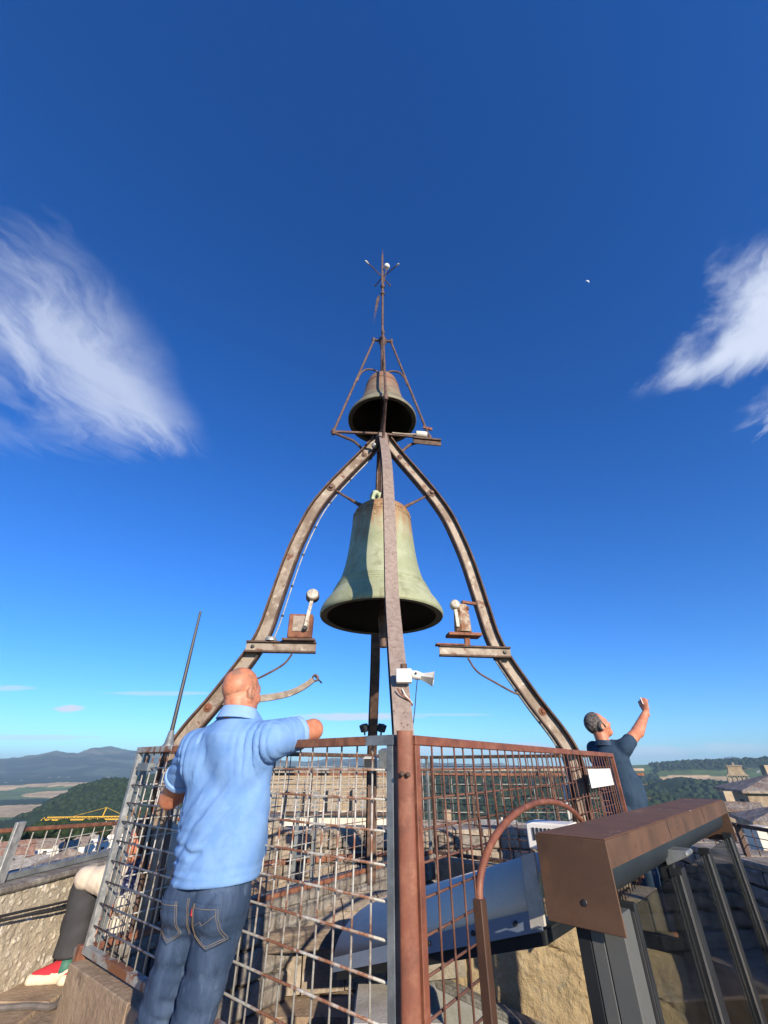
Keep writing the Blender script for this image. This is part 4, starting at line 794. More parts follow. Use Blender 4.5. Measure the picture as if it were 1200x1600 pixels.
for key, d in DIR.items():
    lg = part('leg', sweep_rect(d, -.044, .044, .007, prs), iron, bf, smooth=True)
    part('outer_flange', sweep_rect(d, .0445, .057, .0405 if key == 'F' else .048, prs), leg_face if key == 'F' else irond, lg, smooth=True)  # pale lit flange in front; the others have their shade in the colour
    part('inner_flange', sweep_rect(d, -.056, -.0445, .038, prs), irond, lg, smooth=True)
    if key in 'LR':
        cpts = [p for p in prs if p.z > (1.5 if key == 'R' else 2.1)][::2] if key == 'L' else [p for p in prs if p.z < 2.05][::2]
        part('conduit', MB().tube([fr(d, p.x - .085, p.z, -.02) for p in cpts], .006, 6), galv, lg, smooth=True)
        for p in cpts[::3]: part('clip', MB().lathe([(.010, -.008), (.012, 0), (.010, .008)], fr(d, p.x - .085, p.z, -.02), 8, (0, 0, 1)), black, lg)
    # lower pivot bolt
    b_ = 'L' == key
    for (r_, z_) in ((1.245, 1.66),) if key in 'LR' else ():
        part('bolt', MB().lathe([(0, .016), (.012, .014), (.018, .004), (.03, 0), (.03, -.01)], fr(d, r_, z_, (1 if key == 'L' else -1) * .012), 12, Vector((-d.y, d.x, 0)) * (1 if key == 'L' else -1)), rust, lg)
    # tie from leg to crown of the large bell
    tie = part('tie_rod', MB().tube([fr(d, .50, 3.625, 0), fr(d, .36, 3.53), fr(d, .235, 3.45), fr(d, .16, 3.405)], [.013, .012, .018, .030], 8), darkiron, bf, smooth=True)
    for sgn in (-1, 1): part('ring', MB().lathe([(0, .022), (.017, .02), (.022, .006), (.024, .004), (.043, .003), (.043, -.008)], fr(d, .50, 3.625, sgn * .012), 14, Vector((-d.y, d.x, 0)) * sgn), darkiron, tie)
    # upper curved bracket, horizontal bar and pyramid rod
    cb = spline([fr(d, .19, 4.045), fr(d, .21, 4.13), fr(d, .30, 4.235), fr(d, .40, 4.285), fr(d, .52, 4.345)], 5)
    br = part('bracket', MB().tube(cb, .015, 8), darkiron, bf, smooth=True)
    for sgn in (-1, 1): part('ring', MB().lathe([(0, .014), (.012, .012), (.017, .004), (.03, .002), (.03, -.006)], fr(d, .185, 4.05, sgn * .012), 14, Vector((-d.y, d.x, 0)) * sgn), darkiron, br)
    part('cross_bar', MB().bar(fr(d, .02, 4.36), fr(d, .52, 4.36), .022, .022), darkiron, bf)
    part('knob', MB().lathe([(0, -.045), (.018, -.042), (.026, -.02), (.03, -.005), (.022, .01), (.022, .03), (.012, .04)], fr(d, .525, 4.362), 14), darkiron, bf, smooth=True)
    rd = part('rod', MB().tube([fr(d, .52, 4.38), fr(d, .11, 5.955)], .0135, 8), darkiron, bf, smooth=True)
    arc = spline([fr(d, .30, 5.17), fr(d, .265, 5.30), fr(d, .20, 5.385), fr(d, .10, 5.385), fr(d, .035, 5.33)], 5)
    part('arc', MB().tube(arc, .011, 8), darkiron, rd, smooth=True)
    part('lobe', MB().bar(fr(d, .01, 5.95), fr(d, .115, 5.965), .03, .022), darkiron, bf, bevel=.006)
    part('boss', MB().lathe([(0, -.03), (.018, -.025), (.022, 0), (.018, .03), (0, .035)], fr(d, .115, 5.965), 12), darkiron, bf, smooth=True)
part('spire_casting', MB().lathe([(.018, 5.84), (.035, 5.88), (.055, 5.94), (.055, 5.965), (.03, 6.0), (.018, 6.06)], CX, 16), darkiron, bf, smooth=True)
part('hub', MB().lathe([(0, 4.15), (.05, 4.16), (.075, 4.22), (.075, 4.30), (.05, 4.36), (0, 4.37)], CX, 20), irond, bf, smooth=True)
part('hanger_rod', MB().tube([CX + V3(0, 0, 4.2), CX + V3(0, 0, 3.46)], .02, 10), darkiron, bf, smooth=True)
part('hanger_rod', MB().tube([CX + V3(-.045, .02, 4.1), CX + V3(-.05, .02, 3.5)], .009, 8), darkiron, bf, smooth=True)
part('spire_pole', MB().tube([CX + V3(0, 0, 4.36), CX + V3(0, 0, 5.95), CX + V3(0, 0, 6.0), CX + V3(0, 0, 7.45), CX + V3(0, 0, 8.05), CX + V3(0, 0, 8.25)], [.022, .022, .017, .015, .008, .002], 10), darkiron, bf, smooth=True)
for z_ in (6.02, 7.02, 7.2): part('collar', MB().lathe([(.014, -.03), (.03, -.02), (.032, .01), (.014, .03)], CX + V3(0, 0, z_), 12), darkiron, bf, smooth=True)
wv_ = thing('weather_vane', 'small weather vane with four compass rods, white ball and forked tail on the spire tip', 'weather vane', (CX.x, CX.y, 6.9))
for (dx_, dy_) in ((-.255, -.24), (.245, -.20), (.22, .25), (-.22, .25)):
    p_ = CX + V3(0, 0, 7.45); q_ = p_ + V3(dx_, dy_, 0) * (1 if dy_ < 0 else .55); r_ = part('compass_rod', MB().tube([p_, p_ + (q_ - p_) * .85], .008, 6), darkiron, wv_); part('tip', MB().tube([p_ + (q_ - p_) * .8, p_ + (q_ - p_) * .92, q_], [.010, .016, .001], 6), offw if dy_ < 0 else darkiron, r_)
part('upright', MB().tube([CX + V3(-.01, -.03, 7.2), CX + V3(-.012, -.03, 7.98), CX + V3(-.012, -.03, 8.06)], [.008, .008, .001], 6), darkiron, wv_)
part('ball_arm', MB().tube([CX + V3(.0, -.02, 7.15), CX + V3(.06, -.04, 7.62)], .007, 6), darkiron, wv_); part('ball', MB().ico(CX + V3(.062, -.04, 7.665), .045, 3), white, wv_, smooth=True)
for (a, b_) in ((-.05, 6.95), (-.072, 6.90)):
    part('tail_blade', MB().prism([CX + V3(a, -.03, b_), CX + V3(a - .012, -.03, b_ - .05), CX + V3(a - .055, -.045, b_ - .66), CX + V3(a - .035, -.04, b_ - .45), CX + V3(a + .012, -.03, b_ - .04)], V3(0, .006, 0)), irond, wv_)
# ------------------------------------------------------------------ bells
def bell(name, label, prof_out, wall_t, m, c, bands=(), crown_z=None, crown_r=.1):
    rt = thing(name, label, 'bell', c + V3(0, 0, prof_out[0][1]))
    po = spline([(r, 0, z) for r, z in prof_out], 5); po = [(p.x, p.z) for p in po]
    out2 = []
    for (r, z) in po:
        rr2 = r
        for zb in bands: rr2 += .0045 * math.exp(-((z - zb) / .0045) ** 2)
        out2.append((rr2, z))
    ring = MB().lathe(out2, c, 96); sh = part('shell', ring, m, rt, smooth=True, ang=70)
    zt = po[-1][1]; inner = [(max(.0, r - wall_t * (1 + .8 * math.exp(-((z - po[0][1]) / .06) ** 2))), z + .006) for r, z in po if r > wall_t * 1.2]
    part('inside', MB().lathe([(po[0][0], po[0][1])] + inner, c, 96), bronzein, rt, smooth=True, ang=70)
    return rt, sh, po
def dense(prof_, bands): return prof_
LB = [(.500, 2.335), (.507, 2.352), (.500, 2.385), (.474, 2.435), (.436, 2.49), (.398, 2.56), (.362, 2.64), (.332, 2.74), (.311, 2.85), (.296, 2.97), (.284, 3.10), (.274, 3.22), (.262, 3.30), (.238, 3.36), (.19, 3.395), (.12, 3.41), (.0, 3.415)]
LBd = []
for i in range(len(LB) - 1): LBd += [LB[i]]
LBd += [LB[-1]]
lb, lsh, po = bell('lower_bell', 'large green patinated bronze bell hanging in the frame, rust streaks at its crown', LBd, .03, bronze, CX, bands=())
# raised mouldings round the shell
def r_at(z, P_):
    for (a, b_), (c_, d_) in zip(P_[:-1], P_[1:]):
        if (b_ <= z <= d_) and d_ > b_: return a + (c_ - a) * (z - b_) / (d_ - b_)
    return P_[-1][0]
def moulding(z, P_, par, m, h=.006, o_=.004):
    r_ = r_at(z, P_); r2 = r_at(z + h, P_); part('moulding', MB().lathe([(r_ - .002, z - h), (r_ + o_, z - h * .5), (r_ + o_, z + h * .5), (r2 - .002, z + h)], CX, 96), m, par, smooth=True)
for z_ in (2.535, 2.56, 2.585, 2.60, 3.245, 3.262, 3.335): moulding(z_, po, lsh, bronze)
# lettering band: rows of small raised characters cast round the shoulder
mbt = MB()
for i in range(64):
    a = 2 * math.pi * i / 64; z_ = 3.285; r_ = r_at(z_, po) + .002; ou = Vector((math.cos(a), math.sin(a), 0)); tt = Vector((-ou.y, ou.x, 0)); c_ = CX + ou * r_ + V3(0, 0, z_)
    k_ = (i * 7) % 5
    if k_ == 4: continue
    mbt.obox(c_ - tt * .005, tt, ou, (0, 0, 1), .0016, .005, .015)
    if k_ in (0, 1): mbt.obox(c_ + V3(0, 0, .013), tt, ou, (0, 0, 1), .0065, .005, .0018)
    if k_ in (1, 2): mbt.obox(c_, tt, ou, (0, 0, 1), .0065, .005, .0018)
    if k_ in (0, 3): mbt.obox(c_ + tt * .005, tt, ou, (0, 0, 1), .0016, .005, .015)
part('lettering', mbt, bronze, lsh)
for a_ in (-1.75, -1.45, -2.1):
    ou = Vector((math.cos(a_), math.sin(a_), 0)); part('medallion', MB().lathe([(0, .003), (.014, .002), (.018, .004), (.02, 0)], CX + ou * (r_at(3.2, po) + .001) + V3(0, 0, 3.20), 16, ou), bronze, lsh, smooth=True)
for k_ in range(4):
    a = math.pi / 4 + k_ * math.pi / 2; ou = Vector((math.cos(a), math.sin(a), 0)); part('canon', MB().tube(spline([CX + ou * .11 + V3(0, 0, 3.40), CX + ou * .13 + V3(0, 0, 3.48), CX + ou * .085 + V3(0, 0, 3.55), CX + ou * .03 + V3(0, 0, 3.53)], 4), .026, 10), verdi, lb, smooth=True)
part('headstock', MB().lathe([(0, 3.41), (.05, 3.41), (.055, 3.5), (.04, 3.57), (0, 3.58)], CX, 16), verdi, lb, smooth=True)
part('clapper', MB().lathe([(.0, 3.3), (.014, 3.3), (.016, 2.6), (.026, 2.42), (.046, 2.33), (.036, 2.25), (.030, 2.2), (.032, 2.105), (0, 2.10)], CX + V3(.015, 0, 0), 18), darkiron, lb, smooth=True, ang=50)
UB = [(.372, 4.535), (.378, 4.548), (.372, 4.575), (.345, 4.62), (.305, 4.68), (.265, 4.76), (.235, 4.85), (.213, 4.95), (.195, 5.05), (.175, 5.14), (.145, 5.20), (.08, 5.225), (0, 5.23)]
ub, ush, po2 = bell('upper_bell', 'smaller brown green bell hanging under the spire above the big bell', UB, .024, bronze2, CX)
for z_ in (4.70, 4.72, 5.06, 5.075): moulding(z_, po2, ush, bronze2)
for k_ in range(4):
    a = math.pi / 4 + k_ * math.pi / 2; ou = Vector((math.cos(a), math.sin(a), 0)); part('canon', MB().tube([CX + ou * .07 + V3(0, 0, 5.21), CX + ou * .075 + V3(0, 0, 5.28), CX + ou * .02 + V3(0, 0, 5.31)], .017, 8), bronze2, ub, smooth=True)
# ------------------------------------------------------------------ striking hammers on their bracket beams
hamw = mk('old white paint over rust', [(.50, .47, .40), (.36, .32, .27), (.22, .10, .055)], 30, .6, .1, .4, 120, lo=(.45, .56), hi=(.65, .66), bdist=.002)
hamr = mk('rust flecked pale housing', [(.40, .33, .25), (.22, .095, .045), (.30, .22, .16), (.13, .055, .03)], 16, .75, .1, .6, 90, lo=(.44, .5, .55), hi=(.58, .66, .66), bdist=.003)
def hammer(d, sgn, label, kind):
    """d: leg direction, sgn: which tangential side faces the stairs"""
    rt = thing('bell_hammer', label, 'bell hammer', fr(d, .75, 2.03)); t_ = Vector((-d.y, d.x, 0)) * sgn
    a0 = .51 if kind == 'L' else .455; off = t_ * .055
    b0, b1 = fr(d, a0, 2.08) + off, fr(d, 1.04, 2.08) + off
    part('beam_web', MB().bar(b0, b1, .012, .06), iron, rt); part('beam_flange', MB().bar(b0 + V3(0, 0, .036), b1 + V3(0, 0, .036), .05, .012), irond, rt); part('beam_flange', MB().bar(b0 - V3(0, 0, .036), b1 - V3(0, 0, .036), .05, .012), irond, rt)
    part('beam_bolt', MB().lathe([(0, .012), (.012, .010), (.016, 0)], fr(d, .99, 2.08) + off + t_ * .008, 10, t_), black, rt)
    if kind == 'L':
        part('motor_housing', MB().bar(fr(d, .55, 2.235) + off, fr(d, .735, 2.235) + off, .10, .185), rust, rt, bevel=.006); part('side_plate', MB().bar(fr(d, .575, 2.25) + off + t_ * .053, fr(d, .70, 2.25) + off + t_ * .053, .004, .12), iron, rt)
        part('base_plate', MB().bar(fr(d, .52, 2.130) + off, fr(d, .77, 2.130) + off, .11, .016), irond, rt)
        arm = part('arm', MB().bar(fr(d, .60, 2.21) + off + t_ * .075, fr(d, .566, 2.44) + off + t_ * .075, .016, .026, up=d), hamw, rt)
        part('hammer_rim', MB().lathe([(.040, .012), (.052, .010), (.054, -.03), (.040, -.045), (0, -.046)], fr(d, .566, 2.475) + off + t_ * .07, 24, (t_ + V3(0, 0, .25) - d * .05)), irond, rt, smooth=True, ang=50)
        part('hammer_head', MB().lathe([(0, .032), (.038, .031), (.045, .026), (.047, .0), (.04, -.02), (0, -.03)], fr(d, .566, 2.475) + off + t_ * .07, 24, (t_ + V3(0, 0, .25) - d * .05)), hamw, rt, smooth=True, ang=50)
        part('pivot', MB().lathe([(0, .02), (.016, .02), (.02, 0)], fr(d, .60, 2.21) + off + t_ * .07, 10, t_), black, rt)
        part('coil', MB().lathe([(.0, .03), (.035, .03), (.045, .018), (.045, 0), (0, 0)], fr(d, .86, 2.123) + off, 18), galv, rt, smooth=True)
    else:
        part('motor_housing', MB().lathe([(0, .225), (.05, .22), (.06, .20), (.068, .08), (.072, .0), (.07, -.01), (0, -.012)], fr(d, .665, 2.235) + off, 10), hamr, rt, ang=30, label='pale housing flecked with rust')
        part('base_plate', MB().bar(fr(d, .53, 2.205) + off, fr(d, .80, 2.205) + off, .12, .022), rust, rt); part('stem', MB().bar(fr(d, .69, 2.12) + off, fr(d, .69, 2.195) + off, .04, .04), rust, rt)
        part('front_plate', MB().bar(fr(d, .43, 2.125) + off, fr(d, .66, 2.125) + off, .07, .012), rust, rt)
        arm = part('arm', MB().bar(fr(d, .61, 2.26) + off + t_ * .05, fr(d, .60, 2.43) + off + t_ * .05, .016, .024, up=d), hamw, rt)
        part('hammer_head', MB().lathe([(0, .034), (.028, .032), (.038, .024), (.041, .0), (.036, -.025), (0, -.035)], fr(d, .60, 2.44) + off + t_ * .05, 22, (t_ + V3(0, 0, .25))), hamw, rt, smooth=True, ang=50)
        part('stay', MB().bar(fr(d, .68, 2.487) + off, fr(d, .83, 2.487) + off * .3, .025, .022), rust, rt)
        part('nut', MB().lathe([(0, .02), (.016, .018), (.018, 0)], fr(d, .70, 2.42) + off + t_ * .04, 10, d), rust, rt)
    pts = [(.686, 2.03), (.74, 1.955), (.86, 1.88), (.985, 1.82)] if kind == 'L' else [(.68, 2.03), (.745, 1.93), (.865, 1.86), (1.0, 1.79), (1.06, 1.77)]
    part('conduit', MB().tube(spline([fr(d, r_, z_) + off for r_, z_ in pts], 5), .008, 8), darkiron, rt, smooth=True)
    return rt
uh = thing('bell_hammer', 'small hammer mechanism with pale coil beside the upper bell on the right', 'bell hammer', fr(DIR['R'], .5, 4.25))
part('beam', MB().bar(fr(DIR['R'], .33, 4.29, -.05), fr(DIR['R'], .63, 4.285, -.05), .05, .02).bar(fr(DIR['R'], .33, 4.25, -.05), fr(DIR['R'], .63, 4.245, -.05), .012, .06), irond, uh)
part('coil', MB().lathe([(0, -.06), (.036, -.06), (.04, -.05), (.04, .05), (.036, .06), (0, .06)], fr(DIR['R'], .42, 4.35, -.05), 16, DIR['R']), offw, uh, smooth=True, ang=50)
part('arm', MB().tube([fr(DIR['R'], .10, 4.33, -.06), fr(DIR['R'], .25, 4.32, -.07), fr(DIR['R'], .36, 4.34, -.06)], .011, 8), iron, uh, smooth=True)
part('stop', MB().bar(fr(DIR['R'], .46, 4.51), fr(DIR['R'], .56, 4.49), .02, .03), rust, uh)
for zz_, rr_2 in ((4.20, .05), (4.12, -.06)): part('clamp', MB().ico(CX + V3(rr_2 - .02, -.09, zz_), .03, 2, .3), galv, uh)
hammer(DIR['L'], 1, 'left bell hammer with square rusty box and white arm on a bracket beam', 'L')
hammer(DIR['R'], -1, 'right bell hammer with pale rust flecked housing on a bracket beam', 'R')
arm = spline([fr(DIR['L'], r_, z_, .0) for r_, z_ in [(1.24, 1.70), (1.05, 1.708), (.90, 1.722), (.77, 1.74), (.66, 1.768), (.57, 1.815), (.515, 1.858)]], 5)
mb = MB(); prev = None
for i, p_ in enumerate(arm):
    a = arm[max(0, i - 1)]; b_ = arm[min(len(arm) - 1, i + 1)]; tg = (b_ - a).normalized(); nrm = Vector((0, 1, 0)).cross(tg).normalized(); w_ = .026 - .008 * i / len(arm)
    for (o_, y_) in ((-w_, -.012), (w_, -.012), (w_, .012), (-w_, .012)): mb.v.append(tuple(p_ + nrm * o_ + V3(0, y_, 0)))
n_ = len(arm)
for i in range(n_ - 1):
    for k_ in range(4): a = 4 * i + k_; b_ = 4 * i + (k_ + 1) % 4; mb.f.append((a, b_, b_ + 4, a + 4))
mb.f += [(0, 1, 2, 3), (4 * n_ - 1, 4 * n_ - 2, 4 * n_ - 3, 4 * n_ - 4)]
ca_ = part('curved_arm', mb, iron, bf, smooth=True, ang=50); part('end_ring', MB().lathe([(.016, -.012), (.027, -.010), (.027, .010), (.016, .012), (.016, -.012)], fr(DIR['L'], .50, 1.87), 16, (0, 1, 0)), darkiron, ca_, smooth=True); part('pin', MB().tube([fr(DIR['L'], .505, 1.885), fr(DIR['L'], .45, 1.835)], .007, 6), black, ca_)
# ------------------------------------------------------------------ small fittings
ls_ = thing('loudspeaker', 'white junction box with small horn loudspeaker strapped to the front leg', 'loudspeaker', (.1, 1.97, 1.6))
part('box', MB().box(.055, .125, 1.955, 2.0, 1.625, 1.683), white, ls_, bevel=.003)
part('pipe', MB().tube([(.093, 2.025, 1.40), (.093, 2.025, 1.712)], .0135, 12), rust, ls_, smooth=True); part('pipe_cap', MB().lathe([(.016, 0), (.016, .02), (0, .022)], (.093, 2.025, 1.695), 12), irond, ls_)
ah = Vector((1, -.15, -.22)).normalized()
horn = part('horn', MB().lathe([(.012, 0), (.014, .02), (.018, .04), (.03, .075), (.034, .082), (.031, .082), (.015, .04), (0, .03)], (.143, 1.965, 1.655), 4, ah), offw, ls_, bevel=.002)
part('horn_throat', MB().lathe([(0, -.02), (.017, -.018), (.02, 0), (.016, .025), (0, .027)], (.143, 1.965, 1.656), 14, ah), white, ls_, smooth=True); part('knob', MB().lathe([(0, .004), (.005, .003), (.006, 0)], (.143, 1.944, 1.66), 10, (0, -1, 0)), black, ls_)
part('lead', MB().tube(spline([(.15, 1.965, 1.637), (.142, 1.97, 1.58), (.135, 1.975, 1.52), (.125, 1.975, 1.46), (.112, 1.97, 1.405)], 5), .0022, 6), black, ls_)
part('wire', MB().tube(spline([(.06, 1.955, 1.60), (.075, 1.95, 1.575), (.11, 1.95, 1.55), (.125, 1.96, 1.53)], 5), .004, 6), rustp, ls_); part('wire', MB().tube(spline([(.082, 1.98, 1.60), (.095, 1.955, 1.57), (.123, 1.955, 1.54)], 5), .003, 6), white, ls_)
ms = thing('lightning_mast', 'slim black mast standing on the left end of the cage rail', 'mast', (-1.36, 2.86, 1.40)); mx, my = -1.30, 2.84
part('rod', MB().tube([(mx, my, 1.48), (mx, my, 1.9), (mx, my, 2.235)], [.013, .011, .008], 8), black, ms, smooth=True); part('foot', MB().lathe([(.035, 0), (.035, .006), (.026, .02), (.016, .085), (.012, .09)], (mx, my, 1.402), 12), galvd, ms, smooth=True)
part('clamp', MB().obox((mx, my, 1.395), uL, (-uL.y, uL.x, 0), (0, 0, 1), .05, .03, .012), galv, ms)
def flood(c, dr, label, m=frame, s=.045, cat='floodlight', grp=None):
    r_ = thing('floodlight', label, cat, c, grp); dr = Vector(dr).normalized(); sd_ = dr.cross(V3(0, 0, 1)).normalized(); up_ = sd_.cross(dr)
    part('housing', MB().obox(c, sd_, dr, up_, s, s * .55, s * .75), m, r_, bevel=.005); part('lens', MB().obox(Vector(c) + dr * s * .56, sd_, dr, up_, s * .85, s * .03, s * .6), winm, r_); part('bracket', MB().bar(c, Vector(c) - dr * s * .2 + V3(0, 0, -s * 1.5), .012, .012), frame, r_)
bl = fr(DIR['B'], 1.27, 1.62)
flood(bl + V3(-.085, -.05, .0), (-.7, -.5, -.4), 'small dark floodlight on the left of the rear leg'); flood(bl + V3(.085, -.05, .0), (.7, -.5, -.4), 'small dark floodlight on the right of the rear leg')
flood(fr(DIR['B'], 1.25, 1.33) + V3(-.02, -.1, 0), (-.2, -1, -.2), 'white floodlight clamped low on the rear leg', offw, .06)
flood(fr(DIR['B'], 1.25, 1.36) + V3(.17, -.2, 0), (.3, .9, .2), 'large dark floodlight beside the white one behind the corner post', galvd, .10)
tag(part('blue_cable_coil', MB().tube([fr(DIR['B'], 1.2, 1.05) + V3(.16 + .025 * math.sin(a), -.1, .10 * math.cos(a)) for a in np.linspace(0, 12, 40)], .004, 5), mk('blue cable', [(.03, .10, .30), (.03, .12, .34)], 9, .5, 0, 0)), 'loose coil of blue cable hanging behind the corner post', 'cable')
solo('cable_hose', 'flat grey cable running over the ledge to the foot of the cage corner', 'cable', MB().tube(spline([(-2.16, 2.9, .275), (-2.0, 3.03, .272), (-1.80, 3.07, .275), (-1.64, 3.04, .29), (-1.57, 2.97, .42), (-1.555, 2.93, .52)], 6), .014, 8), cable, smooth=True)
wc_ = solo('wall_cable', 'pair of dark cables sagging along the left parapet wall', 'cable', MB().tube(spline([(-2.15, 2.2, .66), (-2.14, 3.0, .62), (-2.13, 3.6, .585), (-2.12, 4.2, .60)], 6), .007, 6).tube(spline([(-2.15, 2.2, .63), (-2.14, 3.0, .60), (-2.13, 3.55, .555), (-2.12, 4.2, .58)], 6), .006, 6), black, smooth=True)
wc_.rotation_euler = (0, 0, math.radians(-11)); wc_.location = Vector((-2.2, 2.98, 0)) + Matrix.Rotation(math.radians(-11), 3, 'Z') @ (wc_.location - Vector((-2.2, 2.98, 0))) + V3(.075, 0, 0)

# ------------------------------------------------------------------ people: signed distance bodies polygonised with surface nets
def A3(p): return np.array(p, float)
def rc(P, a, b, ra, rb, flat=None):
    """round cone; flat=(dir, q) squashes along dir to q of the width"""
    a, b = A3(a), A3(b)
    if flat is not None:
        u = A3(flat[0]); u = u / np.linalg.norm(u); q_ = flat[1]; f = lambda X_: X_ + np.outer(X_ @ u, u) * (1 / q_ - 1) if X_.ndim == 2 else X_ + (X_ @ u) * u * (1 / q_ - 1)
        c = (a + b) / 2; P = f(P - c) ; a = f(a - c); b = f(b - c)
    ab = b - a; L2 = ab @ ab + 1e-9; h = np.clip(((P - a) @ ab) / L2, 0, 1); d = np.linalg.norm(P - a - h[:, None] * ab, axis=1) - (ra + (rb - ra) * h)
    return d * (q_ ** .35 if flat is not None else 1)
def ell(P, c, r, M=None):
    X_ = P - A3(c)
    if M is not None: X_ = X_ @ M.T
    r = A3(r); k0 = np.linalg.norm(X_ / r, axis=1); k1 = np.linalg.norm(X_ / r ** 2, axis=1); return k0 * (k0 - 1) / np.maximum(k1, 1e-6)
def smin(a, b, k):
    h = np.clip(.5 + .5 * (b - a) / k, 0, 1); return b * (1 - h) + a * h - k * h * (1 - h)
def smax(a, b, k): return -smin(-a, -b, k)
def U(ds, k):
    r = ds[0]
    for d in ds[1:]: r = smin(r, d, k)
    return r
def nets(fn, lo, hi, h):
    lo, hi = A3(lo), A3(hi); n = np.ceil((hi - lo) / h).astype(int) + 1
    g = np.stack(np.meshgrid(*[lo[i] + h * np.arange(n[i]) for i in range(3)], indexing='ij'), -1); Fv = fn(g.reshape(-1, 3)).reshape(n)
    s = Fv < 0; acc = np.zeros(tuple(n - 1) + (3,)); cnt = np.zeros(tuple(n - 1)); I = np.indices(tuple(n - 1)).transpose(1, 2, 3, 0).astype(float)
    for ax in range(3):
        o1, o2 = [(1, 2), (0, 2), (0, 1)][ax]
        for i in (0, 1):
            for j in (0, 1):
                st = [0, 0, 0]; st[o1] = i; st[o2] = j; e = list(st); e[ax] = 1
                sl = lambda q_: tuple(slice(q_[k], q_[k] + n[k] - 1) for k in range(3))
                a, b = Fv[sl(st)], Fv[sl(e)]; cr = (a < 0) != (b < 0); t = np.where(cr, a / np.where(cr, a - b, 1), 0)
                off = np.zeros(a.shape + (3,)); off[..., o1] = i; off[..., o2] = j; off[..., ax] = t; acc += np.where(cr[..., None], off, 0); cnt += cr
    act = cnt > 0; idx = -np.ones(tuple(n - 1), int); idx[act] = np.arange(act.sum()); Vt = (I[act] + acc[act] / cnt[act][:, None]) * h + lo; faces = []
    for ax in range(3):
        o1, o2 = [(1, 2), (2, 0), (0, 1)][ax]; a = [slice(0, n[k]) for k in range(3)]; b = list(a); a[ax] = slice(0, n[ax] - 1); b[ax] = slice(1, n[ax]); sa, sb = s[tuple(a)], s[tuple(b)]; cr = sa != sb
        q_ = np.argwhere(cr); q_ = q_[(q_[:, o1] > 0) & (q_[:, o2] > 0) & (q_[:, o1] < n[o1] - 1) & (q_[:, o2] < n[o2] - 1)]
        def gi(d1, d2): w = q_.copy(); w[:, o1] += d1; w[:, o2] += d2; return idx[w[:, 0], w[:, 1], w[:, 2]]
        f = np.stack([gi(-1, -1), gi(0, -1), gi(0, 0), gi(-1, 0)], 1); fl_ = sa[tuple(q_.T)]; f[~fl_] = f[~fl_][:, ::-1]; faces.append(f)
    return Vt, np.concatenate(faces)
def sdf_part(name, fn, lo, hi, h, m, parent, label=None, relax=1):
    Vt, Fc = nets(fn, lo, hi, h)
    # project a little towards the true surface
    e = h * .5
    for _ in range(2):
        d = fn(Vt); gr = np.stack([fn(Vt + np.eye(3)[k] * e) - fn(Vt - np.eye(3)[k] * e) for k in range(3)], 1) / (2 * e); gn = np.linalg.norm(gr, axis=1, keepdims=True); Vt = Vt - gr / np.maximum(gn, .3) * (d[:, None] / np.maximum(gn, .3)) * .8
    me = bpy.data.meshes.new(name); off = np.array(rootloc(parent)) if parent is not None else 0; Vt2 = Vt - off
    me.vertices.add(len(Vt2)); me.vertices.foreach_set('co', Vt2.ravel()); me.loops.add(Fc.size); me.loops.foreach_set('vertex_index', Fc.ravel()); me.polygons.add(len(Fc)); me.polygons.foreach_set('loop_start', np.arange(len(Fc)) * 4); me.update(calc_edges=True); me.validate(); me.shade_smooth(); me.materials.append(m)
    o = link_mesh(name, me, parent)
    if label: o['label'] = label
    return o, Vt, Fc
def merge_into(o, mb, m=None):
    """join extra shells (hands) into an existing mesh"""
    me = o.data; bm = bmesh.new(); bm.from_mesh(me); off = rootloc(o); vs = [bm.verts.new((x - off.x, y - off.y, z - off.z)) for x, y, z in mb.v]
    for f in mb.f:
        try: nf = bm.faces.new([vs[i] for i in f]); nf.smooth = True
        except ValueError: pass
    bm.to_mesh(me); bm.free()
